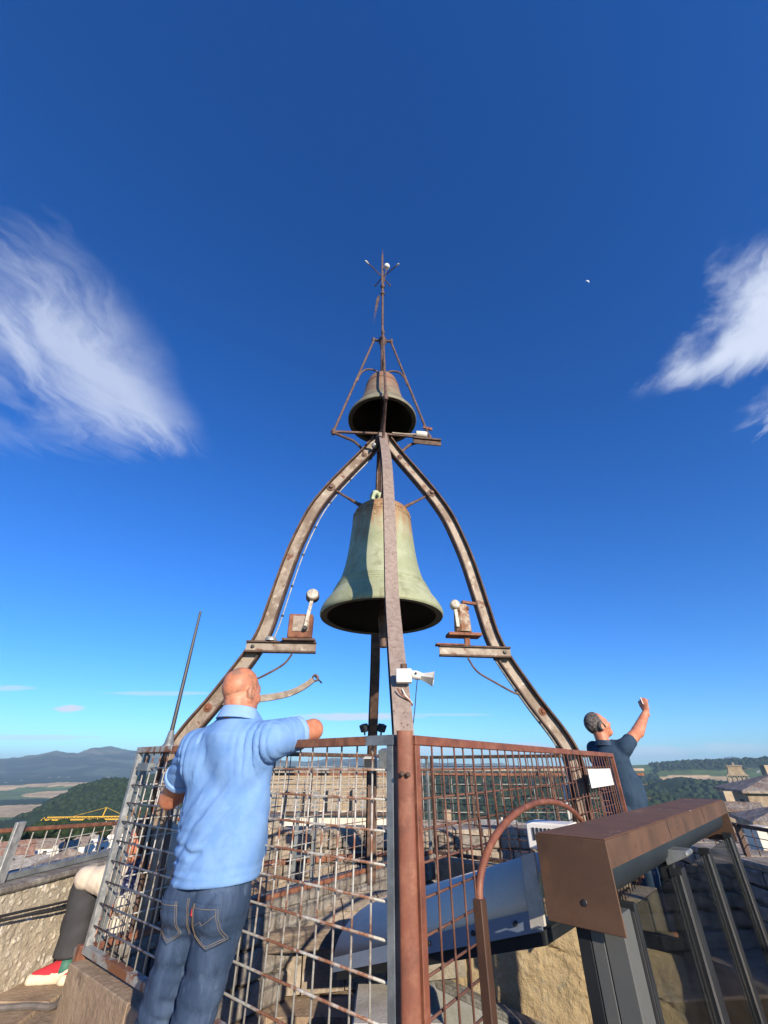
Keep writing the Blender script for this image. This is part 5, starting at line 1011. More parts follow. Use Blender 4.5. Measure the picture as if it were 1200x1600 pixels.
def hand(o, wrist, fwd, palm_n, curl=(25, 35, 25), spread=.10, s=1.0, thumb_side=1, thumb_dir=None, curls=None):
    """palm and five unequal bent fingers, own fine field, joined to the body mesh"""
    w = A3(wrist); f = A3(fwd) / np.linalg.norm(fwd); n = A3(palm_n); n = n - f * (n @ f); n /= np.linalg.norm(n); sd_ = np.cross(n, f) * thumb_side
    segs = []
    kn = w + f * .085 * s
    for i, (off, L, r) in enumerate([(.030, .070, .0088), (.010, .078, .0092), (-.011, .073, .0088), (-.030, .057, .0078)]):
        p = kn + sd_ * off * s + f * (-.006 * abs(i - 1)) * s; d = f + sd_ * off * spread * 8; d /= np.linalg.norm(d); cc = curls[i] if curls else curl
        for j, (fr_, a_) in enumerate(zip((.45, .30, .25), cc)):
            t = math.radians(a_); ax_ = d * math.cos(t) + n * math.sin(t); nn_ = n * math.cos(t) - d * math.sin(t) if j == 0 else nn2 * math.cos(t) - d * math.sin(t)
            if j > 0: ax_ = d * math.cos(t) + nn2 * math.sin(t)
            q_ = p + ax_ * L * fr_ * s; segs.append((p, q_, r * s * (1 - .1 * j), r * s * (.9 - .1 * j))); p = q_; d = ax_ / np.linalg.norm(ax_); nn2 = nn_ / np.linalg.norm(nn_)
    tb = w + f * .025 * s + sd_ * .024 * s; td = A3(thumb_dir) if thumb_dir is not None else (f * .75 + sd_ * .55 + n * .45); td /= np.linalg.norm(td); t2 = (td + f * .4 + n * .2); t2 /= np.linalg.norm(t2)
    m1 = tb + td * .038 * s; segs += [(tb, m1, .0135 * s, .011 * s), (m1, m1 + t2 * .032 * s, .0105 * s, .0095 * s), (m1 + t2 * .032 * s, m1 + t2 * .056 * s, .0095 * s, .008 * s)]
    def fn(P):
        d = rc(P, w - f * .03 * s, w + f * .01 * s, .026 * s, .027 * s, (n, .72)); d = smin(d, rc(P, w + f * .03 * s + sd_ * .0, kn - f * .005, .036 * s, .040 * s, (n, .38)), .012 * s); d = smin(d, rc(P, w + f * .02 * s + sd_ * .02 * s + n * .006, m1, .018 * s, .013 * s), .01 * s)
        for a_, b_, r1, r2 in segs: d = smin(d, rc(P, a_, b_, r1, r2), .0035 * s)
        return d
    allp = np.array([w - f * .05] + [x for sg_ in segs for x in sg_[:2]]); Vt, Fc = nets(fn, allp.min(0) - .045 * s, allp.max(0) + .045 * s, .0042 * s)
    mb = MB(); mb.v = [tuple(v) for v in Vt]; mb.f = [tuple(int(i) for i in q_) for q_ in Fc]; merge_into(o, mb)
def headfn(P, c, fw, up_, s=1.0, chin=1.0):
    f = A3(fw); f /= np.linalg.norm(f); u = A3(up_); u = u - f * (u @ f); u /= np.linalg.norm(u); r = np.cross(f, u); M = np.stack([r, f, u]); c = A3(c)
    Q = ((P - c) @ M.T) / s
    d = ell(Q, (0, -.012, .028), (.074, .094, .088)); d = smin(d, ell(Q, (0, .022, -.030), (.060, .070, .082)), .035)        # skull, face
    d = smin(d, ell(Q, (0, .062, -.088 * chin), (.030, .030, .022)), .03)                                                 # chin
    d = smin(d, rc(Q, (-.030, .077, .022), (.030, .077, .022), .012, .012), .014)                                        # brow
    d = smin(d, rc(Q, (0, .088, .008), (0, .106, -.028), .007, .013), .010); d = smin(d, rc(Q, (-.012, .098, -.034), (.012, .098, -.034), .008, .008), .006)   # nose
    d = smin(d, rc(Q, (-.020, .086, -.056), (.020, .086, -.056), .006, .006), .006); d = smin(d, rc(Q, (-.016, .084, -.067), (.016, .084, -.067), .006, .006), .006)   # lips
    for sx in (-1, 1):
        d = smax(d, -ell(Q, (sx * .031, .093, .004), (.016, .012, .010)), .008); d = smin(d, ell(Q, (sx * .031, .078, .004), (.012, .012, .012)), .003)    # sockets, eyes
        e_ = ell(Q, (sx * .079, -.012, -.008), (.014, .021, .036)); e_ = smax(e_, -ell(Q, (sx * .091, -.004, -.004), (.010, .012, .022)), .003); d = smin(d, e_, .006)   # ears
        d = smin(d, ell(Q, (sx * .042, .055, -.030), (.022, .026, .022)), .02)
    return d * s
def fold(P, base, along, across, wl, amp, rad, ph=0):
    """localised cloth folds"""
    b = A3(base); a = A3(along) / np.linalg.norm(along); c = A3(across) / np.linalg.norm(across); Q = P - b; u = Q @ c; v = Q @ a
    k = np.exp(-(u / rad[0]) ** 2 - (v / rad[1]) ** 2); w = np.sin(u / wl * 2 * math.pi + 3.0 * np.sin(v * 7 + ph) * .35 + ph); return -amp * k * (np.abs(w) ** 1.0 * np.sign(w) * .5 + .5 * (1 - np.abs(w)) )
def wob(P, s, amp, seed=0):
    r = np.zeros(len(P)); rng = np.random.RandomState(seed)
    for i in range(5): k = rng.randn(3) * s * (1 + .5 * i); r += np.sin(P @ k + rng.rand() * 6) / (1 + .6 * i)
    return r * amp * .5
def crease(P, pts, amp, w, tap=True):
    r = np.zeros(len(P)); n = len(pts) - 1; best = np.full(len(P), 9.); tt = np.zeros(len(P))
    for i, (a, b) in enumerate(zip(pts[:-1], pts[1:])):
        a, b = A3(a), A3(b); ab = b - a; h = np.clip(((P - a) @ ab) / (ab @ ab), 0, 1); d = np.linalg.norm(P - a - h[:, None] * ab, axis=1); k = d < best; best = np.where(k, d, best); tt = np.where(k, (i + h) / n, tt)
    return -amp * np.exp(-(best / w) ** 2) * (np.sin(np.pi * np.clip(tt, .06, .94)) ** .6 if tap else 1)
# --- man in the blue polo shirt, back to us
O = Vector((-.665, 2.07, 0)); a_ = math.radians(21); fv = A3((math.sin(a_), math.cos(a_), 0)); rv = A3((math.cos(a_), -math.sin(a_), 0)); zv = A3((0, 0, 1)); O3 = A3(O)
man = thing('person', 'bald man from behind in light blue polo shirt and jeans, elbow on rail', 'person', O)
def L3(r, f, z): return O3 + rv * r + fv * f + zv * z
shR, shL = A3((-.482, 1.965, 1.400)), A3((-.835, 2.085, 1.375)); elR = A3((-.345, 2.155, 1.447)); elL = A3((-.985, 2.285, 1.185)); wrR = A3((-.53, 2.36, 1.45)); wrL = A3((-.80, 2.43, 1.30))
nk = A3((-.655, 2.025, 1.49)); hd = A3((-.667, 2.055, 1.590)); hfw = A3((math.sin(math.radians(33)), math.cos(math.radians(33)), .06))
hip = L3(0, 0, .93); kL, kR = L3(-.150, -.0, .50), L3(-.002, -.0, .50); fL_, fR_ = L3(-.27, .0, .06), L3(-.06, .0, .06)
def body1(P):
    d = rc(P, nk - zv * .05, hd + A3((0, 0, -.03)), .066, .060); d = smin(d, rc(P, nk - fv * .012 + zv * -.02, hd - fv * .02 + zv * -.03, .060, .052), .02); d = smin(d, headfn(P, hd, hfw, (0, 0, 1), .91), .02)
    d = smin(d, rc(P, shR, elR, .055, .043), .02); d = smin(d, rc(P, elR, wrR, .044, .028), .012); d = smin(d, rc(P, shL, elL, .055, .043), .02); d = smin(d, rc(P, elL, wrL, .046, .029), .012)
    d = smin(d, rc(P, L3(0, 0, 1.36), L3(0, .01, 1.0), .15, .13, (fv, .55)), .04); d = smin(d, rc(P, shR, shL, .055, .055), .03)
    for sx in (-1, 1): kk, ff = ((kL, fL_) if sx < 0 else (kR, fR_)); d = smin(d, rc(P, L3(sx * .07, 0, .90), kk, .052, .040), .03); d = smin(d, rc(P, kk, ff, .040, .030), .02); d = smin(d, rc(P, ff + A3((0, 0, -.015)), ff + A3((.02, .11, -.02)), .028, .022), .02)
    # rolls at the back of the neck
    return d - .0042 * np.sin((P[:, 2] - 1.5) * 300) * np.exp(-((P[:, 2] - 1.535) / .020) ** 2) * (((P - nk) @ fv) < 0)
b1, _, _ = sdf_part('body', body1, O3 + A3((-.42, -.28, -.01)), O3 + A3((.46, .55, 1.80)), .011, skin, man)
hand(b1, wrR + (wrR - elR) / np.linalg.norm(wrR - elR) * .02, A3((-.75, .5, -.12)), (0, 0, -1), thumb_side=-1); hand(b1, wrL + A3((.02, .01, .0)), A3((.8, .45, .1)), (0, -.1, -1), curl=(30, 45, 30), thumb_side=1)
# close shaven scalp patch follows the skull
fh = hfw / np.linalg.norm(hfw)
def scalp1(P):
    d = headfn(P, hd, hfw, (0, 0, 1), .91); Q = P - hd; cut = (Q @ fh) * .9 - .028 - .2 * np.abs(Q[:, 2]); low = -(Q[:, 2] + .040); return smax(smax(d - .0012, cut, .01), low - .0, .012)
sdf_part('scalp', scalp1, hd - .13, hd + .14, .006, scalp, man)
def K(x, y, f=-.135, D=1.93):
    c_, s_ = math.cos(math.radians(31.7)), math.sin(math.radians(31.7)); yy = 800 - y; fw_ = 640 * c_ - yy * s_; X_ = (x - 600) / fw_ * D - .008; z_ = 1.31 + (640 * s_ + yy * c_) / fw_ * D; q_ = A3((X_, D + .035, z_)); r_ = (q_ - O3) @ rv; return L3(r_, f + .25 * r_ * r_ * 6, z_)
def torso(P):
    d = rc(P, L3(.0, .0, 1.33), L3(.01, .0, 1.12), .186, .168, (fv, .64)); d = smin(d, rc(P, L3(0.008, .01, 1.14), L3(.018, -.004, .90), .166, .158, (fv, .82)), .06)
    d = smin(d, ell(P, L3(0, .10, 1.03), (.13, .12, .15)), .08)                                   # belly
    d = smin(d, rc(P, shR + zv * -.005, shL + zv * -.005, .062, .062), .05); d = smin(d, rc(P, nk - zv * .07, nk - zv * .012, .12, .070), .05)
    for sx in (-1, 1): d = smin(d, ell(P, L3(sx * .085, -.075, 1.33), (.085, .06, .10)), .04)      # shoulder blades
    d = smin(d, rc(P, shR - rv * .02, elR * .42 + shR * .58, .066, .064), .04)
    return d
def shirt1(P):
    d = torso(P)
    slv = elL * .62 + shL * .38; slr = elR * .62 + shR * .38
    for s0, s1, lim, kk in ((shL, elL, .60, .025), (shR, elR, .60, .016)):
        ax_ = (s1 - s0) / np.linalg.norm(s1 - s0); t_ = (P - s0) @ ax_; L_ = np.linalg.norm(s1 - s0) * lim
        q_ = rc(P, s0, s1, .066, .062) + .0018 * (np.abs(t_ - L_ + .022) < .003); d = smin(d, smax(q_, t_ - L_, .003), kk)
    z = P[:, 2]; r = (P - O3) @ rv; f = (P - O3) @ fv
    w = fold(P, L3(.0, -.10, 1.10), rv * .62 + zv * .78, rv * .78 - zv * .62, .075, .0045, (.11, .24), .4)
    w += fold(P, L3(.06, -.1, 1.13), rv * .55 + zv * .83, rv * .83 - zv * .55, .16, .007, (.035, .26), 1.9)
    w += fold(P, L3(-.15, -.08, 1.02), rv * .95 + zv * .25, zv, .045, .0062, (.085, .10), 0)
    w += fold(P, L3(-.16, -.06, 1.10), rv * .8 + zv * .5, zv * .8 - rv * .5, .038, .004, (.08, .09), 1)
    w += fold(P, L3(.18, -.06, 1.36), zv * .85 + rv * .35, rv, .030, .0042, (.07, .10), .5)
    w += fold(P, L3(-.165, -.04, 1.26), zv * .95 + rv * .18, rv, .038, .0055, (.045, .15), 0)
    w += fold(P, L3(0, -.09, .97), rv * .98 + zv * .18, zv, .055, .0032, (.045, .18), 2); w += fold(P, (shR + slr) / 2, np.cross(slr - shR, zv), slr - shR, .030, .0012, (.06, .09), 0); w += fold(P, (shL + slv) / 2, rv, zv, .035, .003, (.05, .08), 0)
    d = d + w * 1.9 + wob(P, 16, .002, 3)
    for pts, am, wi in (([(402, 1228), (372, 1262), (335, 1298), (292, 1326)], .0085, .011), ([(398, 1250), (370, 1285), (330, 1318)], -.005, .012), ([(284, 1328), (298, 1335), (316, 1333)], -.012, .009), ([(286, 1322), (305, 1326), (330, 1322)], .008, .010),
                        ([(292, 1288), (306, 1276), (322, 1268)], -.008, .008), ([(290, 1302), (308, 1286), (328, 1282)], .007, .008), ([(288, 1312), (310, 1300)], -.007, .008), ([(330, 1352), (355, 1346), (385, 1340)], -.006, .010), ([(320, 1360), (350, 1356), (395, 1345)], .005, .010),
                        ([(386, 1120), (396, 1150), (402, 1200)], .004, .007), ([(398, 1116), (410, 1148), (418, 1190)], -.005, .007), ([(410, 1114), (424, 1142), (432, 1176)], .005, .006), ([(422, 1114), (438, 1138), (446, 1165)], -.005, .006), ([(434, 1116), (448, 1134), (455, 1152)], .004, .006),
                        ([(312, 1128), (300, 1168), (288, 1214)], -.009, .007), ([(322, 1136), (308, 1176), (292, 1222)], .006, .008), ([(334, 1136), (318, 1180), (304, 1216)], -.004, .008), ([(420, 1210), (412, 1260), (404, 1330)], -.004, .012), ([(300, 1262), (312, 1240), (314, 1222)], .005, .009), ([(360, 1120), (372, 1128), (384, 1122)], -.004, .010)):
        d = d + crease(P, [K(*p) for p in pts], am * 1.0, wi)
    d = d + .0016 * (np.abs(z - .960 - .07 * r) < .0035)                                           # hem stitch groove
    hem = (.938 + .07 * r) - z; d = smax(d, hem, .003)
    d = smax(d, -rc(P, nk + zv * .015 , nk + zv * .10, .062, .085), .006)
    return d
sh, shV, shF = sdf_part('polo_shirt', shirt1, O3 + A3((-.42, -.34, .86)), O3 + A3((.46, .36, 1.56)), .0068, polo, man)
def collar1(P):
    c = nk + zv * .004; Q = P - c; r = Q @ rv; f = Q @ fv; z = Q[:, 2] + .10 * f - .004; rr = np.sqrt(r * r + (f * 1.0) ** 2); d = np.abs(rr - (.079 - z * .42)) - .0035; return smax(smax(d, np.abs(z + .0) - .025, .003), f - .085, .003)
sdf_part('collar', collar1, nk - .12, nk + .13, .0042, polo2, man)
for s0, s1 in ((shL, elL), (shR, elR)):
    ax_ = (s1 - s0) / np.linalg.norm(s1 - s0); L_ = np.linalg.norm(s1 - s0) * .60
    def cuff(P, s0=s0, s1=s1, ax_=ax_, L_=L_):
        t_ = (P - s0) @ ax_; return smax(smax(rc(P, s0, s1, .0705, .066), -rc(P, s0, s1, .060, .056), .002), np.abs(t_ - L_ + .006) - .013, .003)
    c_ = s0 + ax_ * L_; sdf_part('cuff', cuff, c_ - .10, c_ + .10, .0055, polo2, man)
def jeans1(P):
    hL, hR = L3(-.062, .0, .92), L3(.078, .0, .92); d = rc(P, L3(.012, .0, .97), L3(.010, -.0, .93), .145, .150, (fv, .70))
    for sx, h_ in ((-1, hL), (1, hR)): d = smin(d, ell(P, L3(sx * .072 + .008, -.045, .895), (.080, .080, .085)), .03)
    dl = []
    for h_, k_, ft in ((hL, kL, fL_), (hR, kR, fR_)):
        q_ = smin(rc(P, h_ - zv * .05, k_, .082, .062), rc(P, k_, ft, .063, .058), .02); dl.append(q_)
        bot = ft[2] - P[:, 2]
    legs = smin(dl[0], dl[1], .006); d = smin(d, legs, .025)
    w = fold(P, L3(-.08, -.08, .845), rv * .9 + zv * .35, zv, .05, .005, (.05, .10), .3) + fold(P, L3(.09, -.09, .84), rv * .9 - zv * .2, zv, .045, .0035, (.04, .09), 1.2)
    for k_ in (kL, kR):
        w += fold(P, k_ + zv * .03, rv, zv + rv * .35, .046, .0060, (.11, .12), k_[0] * 9) + fold(P, k_ + zv * -.19, rv, zv - rv * .2, .040, .0065, (.16, .12), k_[0] * 5) + fold(P, k_ + zv * .22, rv * .9 + zv * .4, zv, .085, .0045, (.14, .12), k_[0])
    d = d + w + wob(P, 22, .0014, 8); d = smax(d, P[:, 2] - .975, .006); return smax(d, .045 - P[:, 2], .004)
je, jeV, jeF = sdf_part('jeans', jeans1, O3 + A3((-.34, -.27, .0)), O3 + A3((.30, .27, 1.02)), .0074, denim, man)
# stitched pockets, seams and the red tab lie on the cloth
bvh = BVHTree.FromPolygons([Vector(v) for v in jeV], [list(map(int, f)) for f in jeF])
def onj(r, z, lift=.0012):
    o_ = Vector(L3(r, -.5, z)); h_, n_, _, _ = bvh.ray_cast(o_, Vector(fv)); return (h_ + n_ * lift, n_) if h_ is not None else (None, None)
def stitch(pts, par, rad=.0007, n=10):
    out = []
    for (a, b_), (c, d_) in zip(pts[:-1], pts[1:]):
        for i in range(n): t = i / n; p_, _ = onj(a + (c - a) * t, b_ + (d_ - b_) * t, .0045); out += [p_] if p_ is not None else []
    if len(out) > 3: part('stitching', MB().tube(out, rad, 4), thread, par)
for sx in (-1, 1):
    o_ = .022; pk = [(sx * (o_ + .010), 0.906), (sx * (o_ + .004), 0.813), (sx * (o_ + .058), 0.783), (sx * (o_ + .118), 0.806), (sx * (o_ + .112), 0.906)]
    g_ = 16; mb = MB(); ok = True
    for i in range(g_ + 1):
        for j in range(g_ + 1):
            u, v = i / g_, j / g_; xl = pk[0][0] + (pk[1][0] - pk[0][0]) * v; xr = pk[4][0] + (pk[3][0] - pk[4][0]) * v; x_ = xl + (xr - xl) * u; zt_ = 0.906; zb_ = 0.813 - .030 * (1 - abs(2 * u - 1)) - .007 * u; p_, n_ = onj(x_, zt_ + (zb_ - zt_) * v, .0018)
            if p_ is None: p_ = Vector(L3(x_, -.12, zt_))
            mb.v.append(tuple(p_))
    mb.f = [(i * (g_ + 1) + j, (i + 1) * (g_ + 1) + j, (i + 1) * (g_ + 1) + j + 1, i * (g_ + 1) + j + 1) for i in range(g_) for j in range(g_)]
    po_ = part('back_pocket', mb, denim, je, smooth=True); md = po_.modifiers.new('t', 'SOLIDIFY'); md.thickness = .002; md.offset = 1
    for ins in (.004, .0095): stitch([(pk[0][0] + sx * ins, 0.904), (pk[1][0] + sx * ins, pk[1][1] + ins * .6), (pk[2][0], pk[2][1] + ins * 1.1), (pk[3][0] - sx * ins, pk[3][1] + ins * .6), (pk[4][0] - sx * ins, 0.904)], je)
    stitch([(pk[0][0], 0.894), (pk[4][0], 0.894)], je)
    if sx == 1: stitch([(pk[0][0] + .004, 0.843), (.075, 0.863), (.082, 0.853), (.13, 0.883)], je); 
stitch([(0, 0.913), (.002, 0.868), (-.002, 0.808)], je); stitch([(.006, 0.913), (.008, 0.868), (.004, 0.813)], je)
p_, n_ = onj(.030, 0.88, .003)
if p_ is not None: part('tab', MB().obox(p_, rv, fv, (0, 0, 1), .0035, .0012, .009), redtab, je)
for ft in (fL_, fR_):
    part('shoe', MB().lathe([(.0, 0), (.05, .0), (.052, .03), (.045, .06), (.03, .075), (0, .078)], tuple(ft + A3((.01, .04, -.047))), 14), frame, man, smooth=True)
man.location += Vector((.020, -.035, 0))
# --- man in navy shirt taking a picture, far right
M0 = A3((2.36, 4.98, 0)); k2 = 1.02; f2 = A3((.86, .50, 0)); f2 /= np.linalg.norm(f2); r2 = A3((f2[1], -f2[0], 0))
man2 = thing('person', 'grey haired man in navy shirt raising a phone beyond the cage at right', 'person', Vector(M0))
def G3(r, f, z): return M0 + r2 * r + f2 * f + zv * z
s2R, s2L = G3(.165, -.02, 1.445), G3(-.165, .0, 1.46); e2R, w2R = A3((2.735, 5.0, 1.615)), A3((2.945, 5.10, 1.815)); e2L, w2L = A3((2.33, 5.26, 1.18)), A3((2.52, 5.27, 1.04)); n2 = G3(-.005, -.035, 1.50); h2 = A3((2.315, 4.985, 1.672)); hf2 = A3((.93, -.02, .36))
s2R = A3((2.475, 4.86, 1.47)); 
def body2(P):
    d = rc(P, n2 - zv * .03, h2 - f2 * .015 + zv * -.04, .070, .062); d = smin(d, headfn(P, h2, hf2, (-.35, 0, 1), 1.16), .02)
    d = smin(d, rc(P, s2R, e2R, .062, .054), .02); d = smin(d, rc(P, e2R, w2R, .060, .034), .015); d = smin(d, rc(P, s2L, e2L, .055, .045), .02); d = smin(d, rc(P, e2L, w2L, .045, .028), .015)
    d = smin(d, rc(P, G3(0, 0, 1.36), G3(0, .0, 1.0), .16, .15, (f2, .65)), .04)
    for sx in (-1, 1): d = smin(d, rc(P, G3(sx * .09, 0, .90), G3(sx * .10, .0, .48), .07, .05), .03); d = smin(d, rc(P, G3(sx * .10, .0, .48), G3(sx * .10, -.02, .09), .05, .036), .02); d = smin(d, rc(P, G3(sx * .10, -.02, .05), G3(sx * .11, .16, .04), .038, .030), .02)
    return d
b2, _, _ = sdf_part('body', body2, (1.95, 4.55, -.01), (3.05, 5.60, 1.95), .0125, skin, man2)
hand(b2, w2R + A3((.008, .004, .012)), A3((.05, .05, .99)), A3((.75, .55, .1)), curl=(28, 50, 35), thumb_side=-1, s=1.15); hand(b2, w2L + A3((.02, .0, -.012)), A3((.8, .1, -.5)), A3((-.3, -.9, -.1)), curl=(28, 50, 35), thumb_side=-1, s=1.0)
h2f = hf2 / np.linalg.norm(hf2); h2u = A3((-.35, .0, .93)); h2u = h2u - h2f * (h2u @ h2f); h2u /= np.linalg.norm(h2u)
def hair2(P):
    Q = P - h2; d = headfn(P, h2, hf2, (-.35, 0, 1), 1.16) - .008 - .003 * np.sin(P @ A3((190, 60, 140))) * .5; cut = (Q @ h2f) - .030 + .35 * np.minimum(0, Q @ h2u - .02) * -1 * -1; low = -(Q @ h2u) - .050 + .30 * np.maximum(0, Q @ h2f + .01)
    ear = -ell(Q @ np.stack([np.cross(h2f, h2u), h2f, h2u]).T, (0, .0, -.016), (.14, .030, .045)); return smax(smax(smax(d, cut, .01), low, .01), ear, .006)
sdf_part('hair', hair2, h2 - .15, h2 + .16, .0075, hair, man2)
def shirt2(P):
    d = rc(P, G3(0, 0, 1.34), G3(0, .03, 1.12), .185, .190, (f2, .72)); d = smin(d, ell(P, G3(0, .10, 1.08), (.185, .20, .24)), .08); d = smin(d, rc(P, G3(0, .03, 1.10), G3(0, .05, .92), .185, .20, (f2, .80)), .05)
    d = smin(d, rc(P, s2R, s2L, .065, .065), .05); d = smin(d, rc(P, n2 - zv * .08, n2 - zv * .02, .11, .075), .04)
    d = smin(d, rc(P, s2R - zv * .01, s2R * .62 + e2R * .38, .072, .070), .03); d = smin(d, rc(P, s2L, s2L * .6 + e2L * .4, .07, .068), .03)
    w = fold(P, G3(.19, .05, 1.15), zv * .95 + f2 * .25, f2, .07, .005, (.16, .30), 0) + fold(P, G3(.16, 0, 1.36), f2 + zv, f2 - zv, .04, .004, (.1, .12), 1); d = d + w + wob(P, 16, .002, 5)
    d = smax(d, .89 - P[:, 2], .004); d = smax(d, -rc(P, n2 + zv * .02, n2 + zv * .10, .066, .09), .006)
    for s0, s1, lim in ((s2R, e2R, .42), (s2L, e2L, .44)):
        ax_ = (s1 - s0) / np.linalg.norm(s1 - s0); t_ = (P - s0) @ ax_; rad = np.linalg.norm(P - s0 - t_[:, None] * ax_, axis=1); d = np.where((rad < .10) & (t_ > .03), smax(d, t_ - np.linalg.norm(s1 - s0) * lim, .003), d)
    return d
sdf_part('shirt', shirt2, (1.95, 4.55, .86), (2.85, 5.5, 1.60), .0105, navy2, man2)
def col2(P):
    Q = P - (n2 + zv * .005); r = Q @ r2; f = Q @ f2; z = Q[:, 2] + .05 * f; rr = np.sqrt(r * r + f * f); return smax(np.abs(rr - (.085 - z * .5)) - .004, np.abs(z) - .026, .003)
sdf_part('collar', col2, n2 - .14, n2 + .14, .006, navy, man2)
def trous2(P):
    d = rc(P, G3(0, 0, .95), G3(0, 0, .88), .165, .165, (f2, .75))
    for sx in (-1, 1): d = smin(d, smin(rc(P, G3(sx * .09, 0, .87), G3(sx * .10, 0, .48), .098, .075), rc(P, G3(sx * .10, 0, .48), G3(sx * .10, -.02, .07), .075, .065), .02), .02)
    return smax(smax(d + wob(P, 20, .003, 4), P[:, 2] - .98, .01), .05 - P[:, 2], .005)
sdf_part('trousers', trous2, (1.95, 4.6, .02), (2.8, 5.4, 1.02), .014, navy, man2)
ph = A3((2.955, 5.13, 1.930)); phn = A3((.84, -.53, .12)); phn /= np.linalg.norm(phn); phr = np.cross(phn, zv); phr /= np.linalg.norm(phr); phu = np.cross(phr, phn)
pt = thing('phone', 'pale smartphone held up in the hands of the man in navy', 'phone', Vector(ph)); part('case', MB().obox(ph, phr, phn, phu, .072, .005, .036), phone, pt, bevel=.003); part('screen', MB().obox(ph - phn * .0054, phr, phn, phu, .068, .0006, .032), winm, pt)
# --- person sitting hunched at the left corner
S0 = A3((-1.70, 3.5, .255)); sit = thing('person', 'person in cream top and charcoal trousers sitting hunched on the ledge behind the cage corner', 'person', Vector(S0))
hipS, kneA, ftA = A3((-1.62, 3.88, .50)), A3((-1.86, 3.42, .66)), A3((-1.84, 3.40, .34)); kneB, ftB = A3((-1.66, 3.45, .62)), A3((-1.66, 3.40, .34)); shA, shB = A3((-1.60, 3.52, .80)), A3((-1.40, 3.62, .80)); elA, wrA = A3((-1.72, 3.36, .70)), A3((-1.87, 3.36, .715)); hS = A3((-1.56, 3.38, .90)); elB, wrB = A3((-1.46, 3.38, .66)), A3((-1.58, 3.25, .60)); fS = A3((-.75, -.45, -.25)); nS = A3((-1.53, 3.52, .86))
def body3(P):
    d = rc(P, nS, hS, .05, .05); d = smin(d, headfn(P, hS, fS, (-.2, -.1, 1), .95), .02); d = smin(d, rc(P, (shA + shB) / 2, hipS, .13, .13), .05); d = smin(d, rc(P, shA, elA, .045, .036), .02); d = smin(d, rc(P, elA, wrA, .036, .024), .01); d = smin(d, rc(P, shB, elB, .045, .036), .02); d = smin(d, rc(P, elB, wrB, .036, .024), .01)
    for h_, k_, f_ in ((hipS, kneA, ftA), (hipS + A3((.08, .02, 0)), kneB, ftB)): d = smin(d, rc(P, h_, k_, .075, .055), .03); d = smin(d, rc(P, k_, f_, .052, .036), .02); d = smin(d, rc(P, f_ - zv * .03, f_ + A3((-.10, -.02, -.045)), .026, .016), .02)
    return d
b3, _, _ = sdf_part('body', body3, (-2.1, 3.05, .20), (-1.2, 4.1, 1.1), .0125, skin, sit)
hand(b3, wrA + A3((.01, .02, 0)), A3((-.25, .75, -.5)), A3((.3, .3, -.9)), curl=(30, 35, 25), thumb_side=1, s=.92); hand(b3, wrB, A3((-.7, -.1, -.6)), A3((.3, .1, -.9)), curl=(30, 35, 25), thumb_side=-1, s=.92)
def trous3(P):
    d = None
    for h_, k_, f_ in ((hipS, kneA, ftA), (hipS + A3((.08, .02, 0)), kneB, ftB)):
        q_ = smin(rc(P, h_, k_, .10, .082), rc(P, k_, f_, .085, .080), .02); d = q_ if d is None else smin(d, q_, .02)
    d = d + fold(P, kneA + zv * -.12, A3((1, 0, .9)), A3((-.6, 0, 1)), .11, .006, (.12, .2), 1) + wob(P, 24, .003, 2); return smax(d, .365 - P[:, 2], .004)
sdf_part('trousers', trous3, (-2.12, 3.2, .3), (-1.35, 4.1, .84), .010, trous, sit)
def top3(P):
    d = rc(P, (shA + shB) / 2 + zv * .0, hipS + A3((.02, .02, .06)), .155, .16, None); d = smin(d, rc(P, shA, shB, .07, .07), .04); d = smin(d, rc(P, A3((-1.54, 3.46, .74)), A3((-1.60, 3.36, .44)), .12, .13), .04); d = smin(d, rc(P, shA, elA, .070, .072), .03); d = smin(d, rc(P, elA, wrA + A3((.01, 0, 0)), .066, .054), .02); d = smin(d, rc(P, shB, elB, .068, .062), .03); d = smin(d, rc(P, elB, wrB + A3((.03, .02, .01)), .06, .045), .02)
    d = d + fold(P, (elA + wrA) / 2, A3((.4, 0, 1)), A3((1, 0, -.3)), .075, .006, (.09, .12), 0) + wob(P, 26, .003, 6); return smax(d, .38 - P[:, 2], .004)
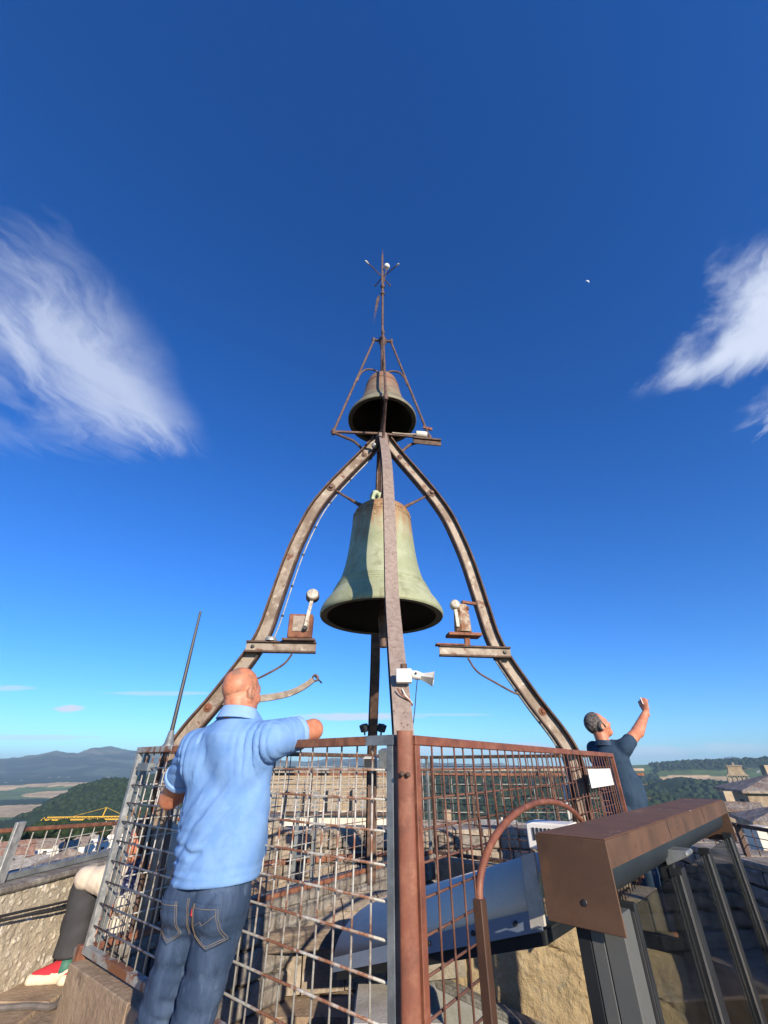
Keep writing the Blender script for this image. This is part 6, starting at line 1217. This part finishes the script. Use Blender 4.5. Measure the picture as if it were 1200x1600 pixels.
sdf_part('top', top3, (-2.05, 3.1, .34), (-1.15, 4.15, 1.05), .0095, cream, sit)
def scarf3(P):
    d = rc(P, nS + A3((-.06, -.06, -.01)), nS + A3((.05, .05, 0)), .085, .09); d = smin(d, rc(P, nS + A3((-.03, -.08, -.03)), A3((-1.54, 3.34, .66)), .075, .065), .03); return d + wob(P, 45, .008, 9)
sdf_part('scarf', scarf3, (-1.78, 3.15, .55), (-1.3, 3.75, 1.02), .0095, pattern, sit)
fs = fS / np.linalg.norm(fS)
def hair3(P):
    Q = P - hS; d = headfn(P, hS, fS, (-.2, -.1, 1), .95) - .014 - .003 * np.sin(P @ A3((150, 90, 100))); return smax(smax(d, (Q @ fs) - .035 - .3 * np.maximum(Q[:, 2], 0), .01), -Q[:, 2] - .07, .01)
sdf_part('hair', hair3, hS - .16, hS + .16, .0085, hairb, sit)
# two-tone trainers
for ft, lab in ((ftA, None), (ftB, None)):
    d_ = A3((-.97, -.18, -.12)); d_ /= np.linalg.norm(d_)
    def up_fn(P, ft=ft): 
        q_ = rc(P, ft + A3((.0, 0, -.025)), ft + d_ * .15 + A3((0, 0, -.045)), .046, .032); return smax(smin(q_, rc(P, ft + A3((.01, 0, .03)), ft + A3((-.02, 0, -.02)), .042, .042), .02), .268 - P[:, 2], .004)
    def sole_fn(P, ft=ft): q_ = rc(P, ft + A3((.015, 0, -.05)), ft + d_ * .155 + A3((0, 0, -.05)), .050, .038); return smax(smax(q_, .258 - P[:, 2], .003), P[:, 2] - (.300 + .02 * ((P - ft) @ A3((1, 0, 0)) > -.05)), .003)
    def heel_fn(P, ft=ft): return smax(up_fn(P) - .003, -((P - ft) @ A3((1, 0, 0))) - .01, .003)
    s_o, _, _ = sdf_part('shoe', up_fn, ft - A3((.24, .10, .11)), ft + A3((.10, .10, .10)), .007, shoer, sit); sdf_part('sole', sole_fn, ft - A3((.25, .12, .11)), ft + A3((.10, .12, .08)), .007, shoew, s_o); sdf_part('heel', heel_fn, ft - A3((.24, .10, .11)), ft + A3((.10, .10, .10)), .007, shoeg, s_o)
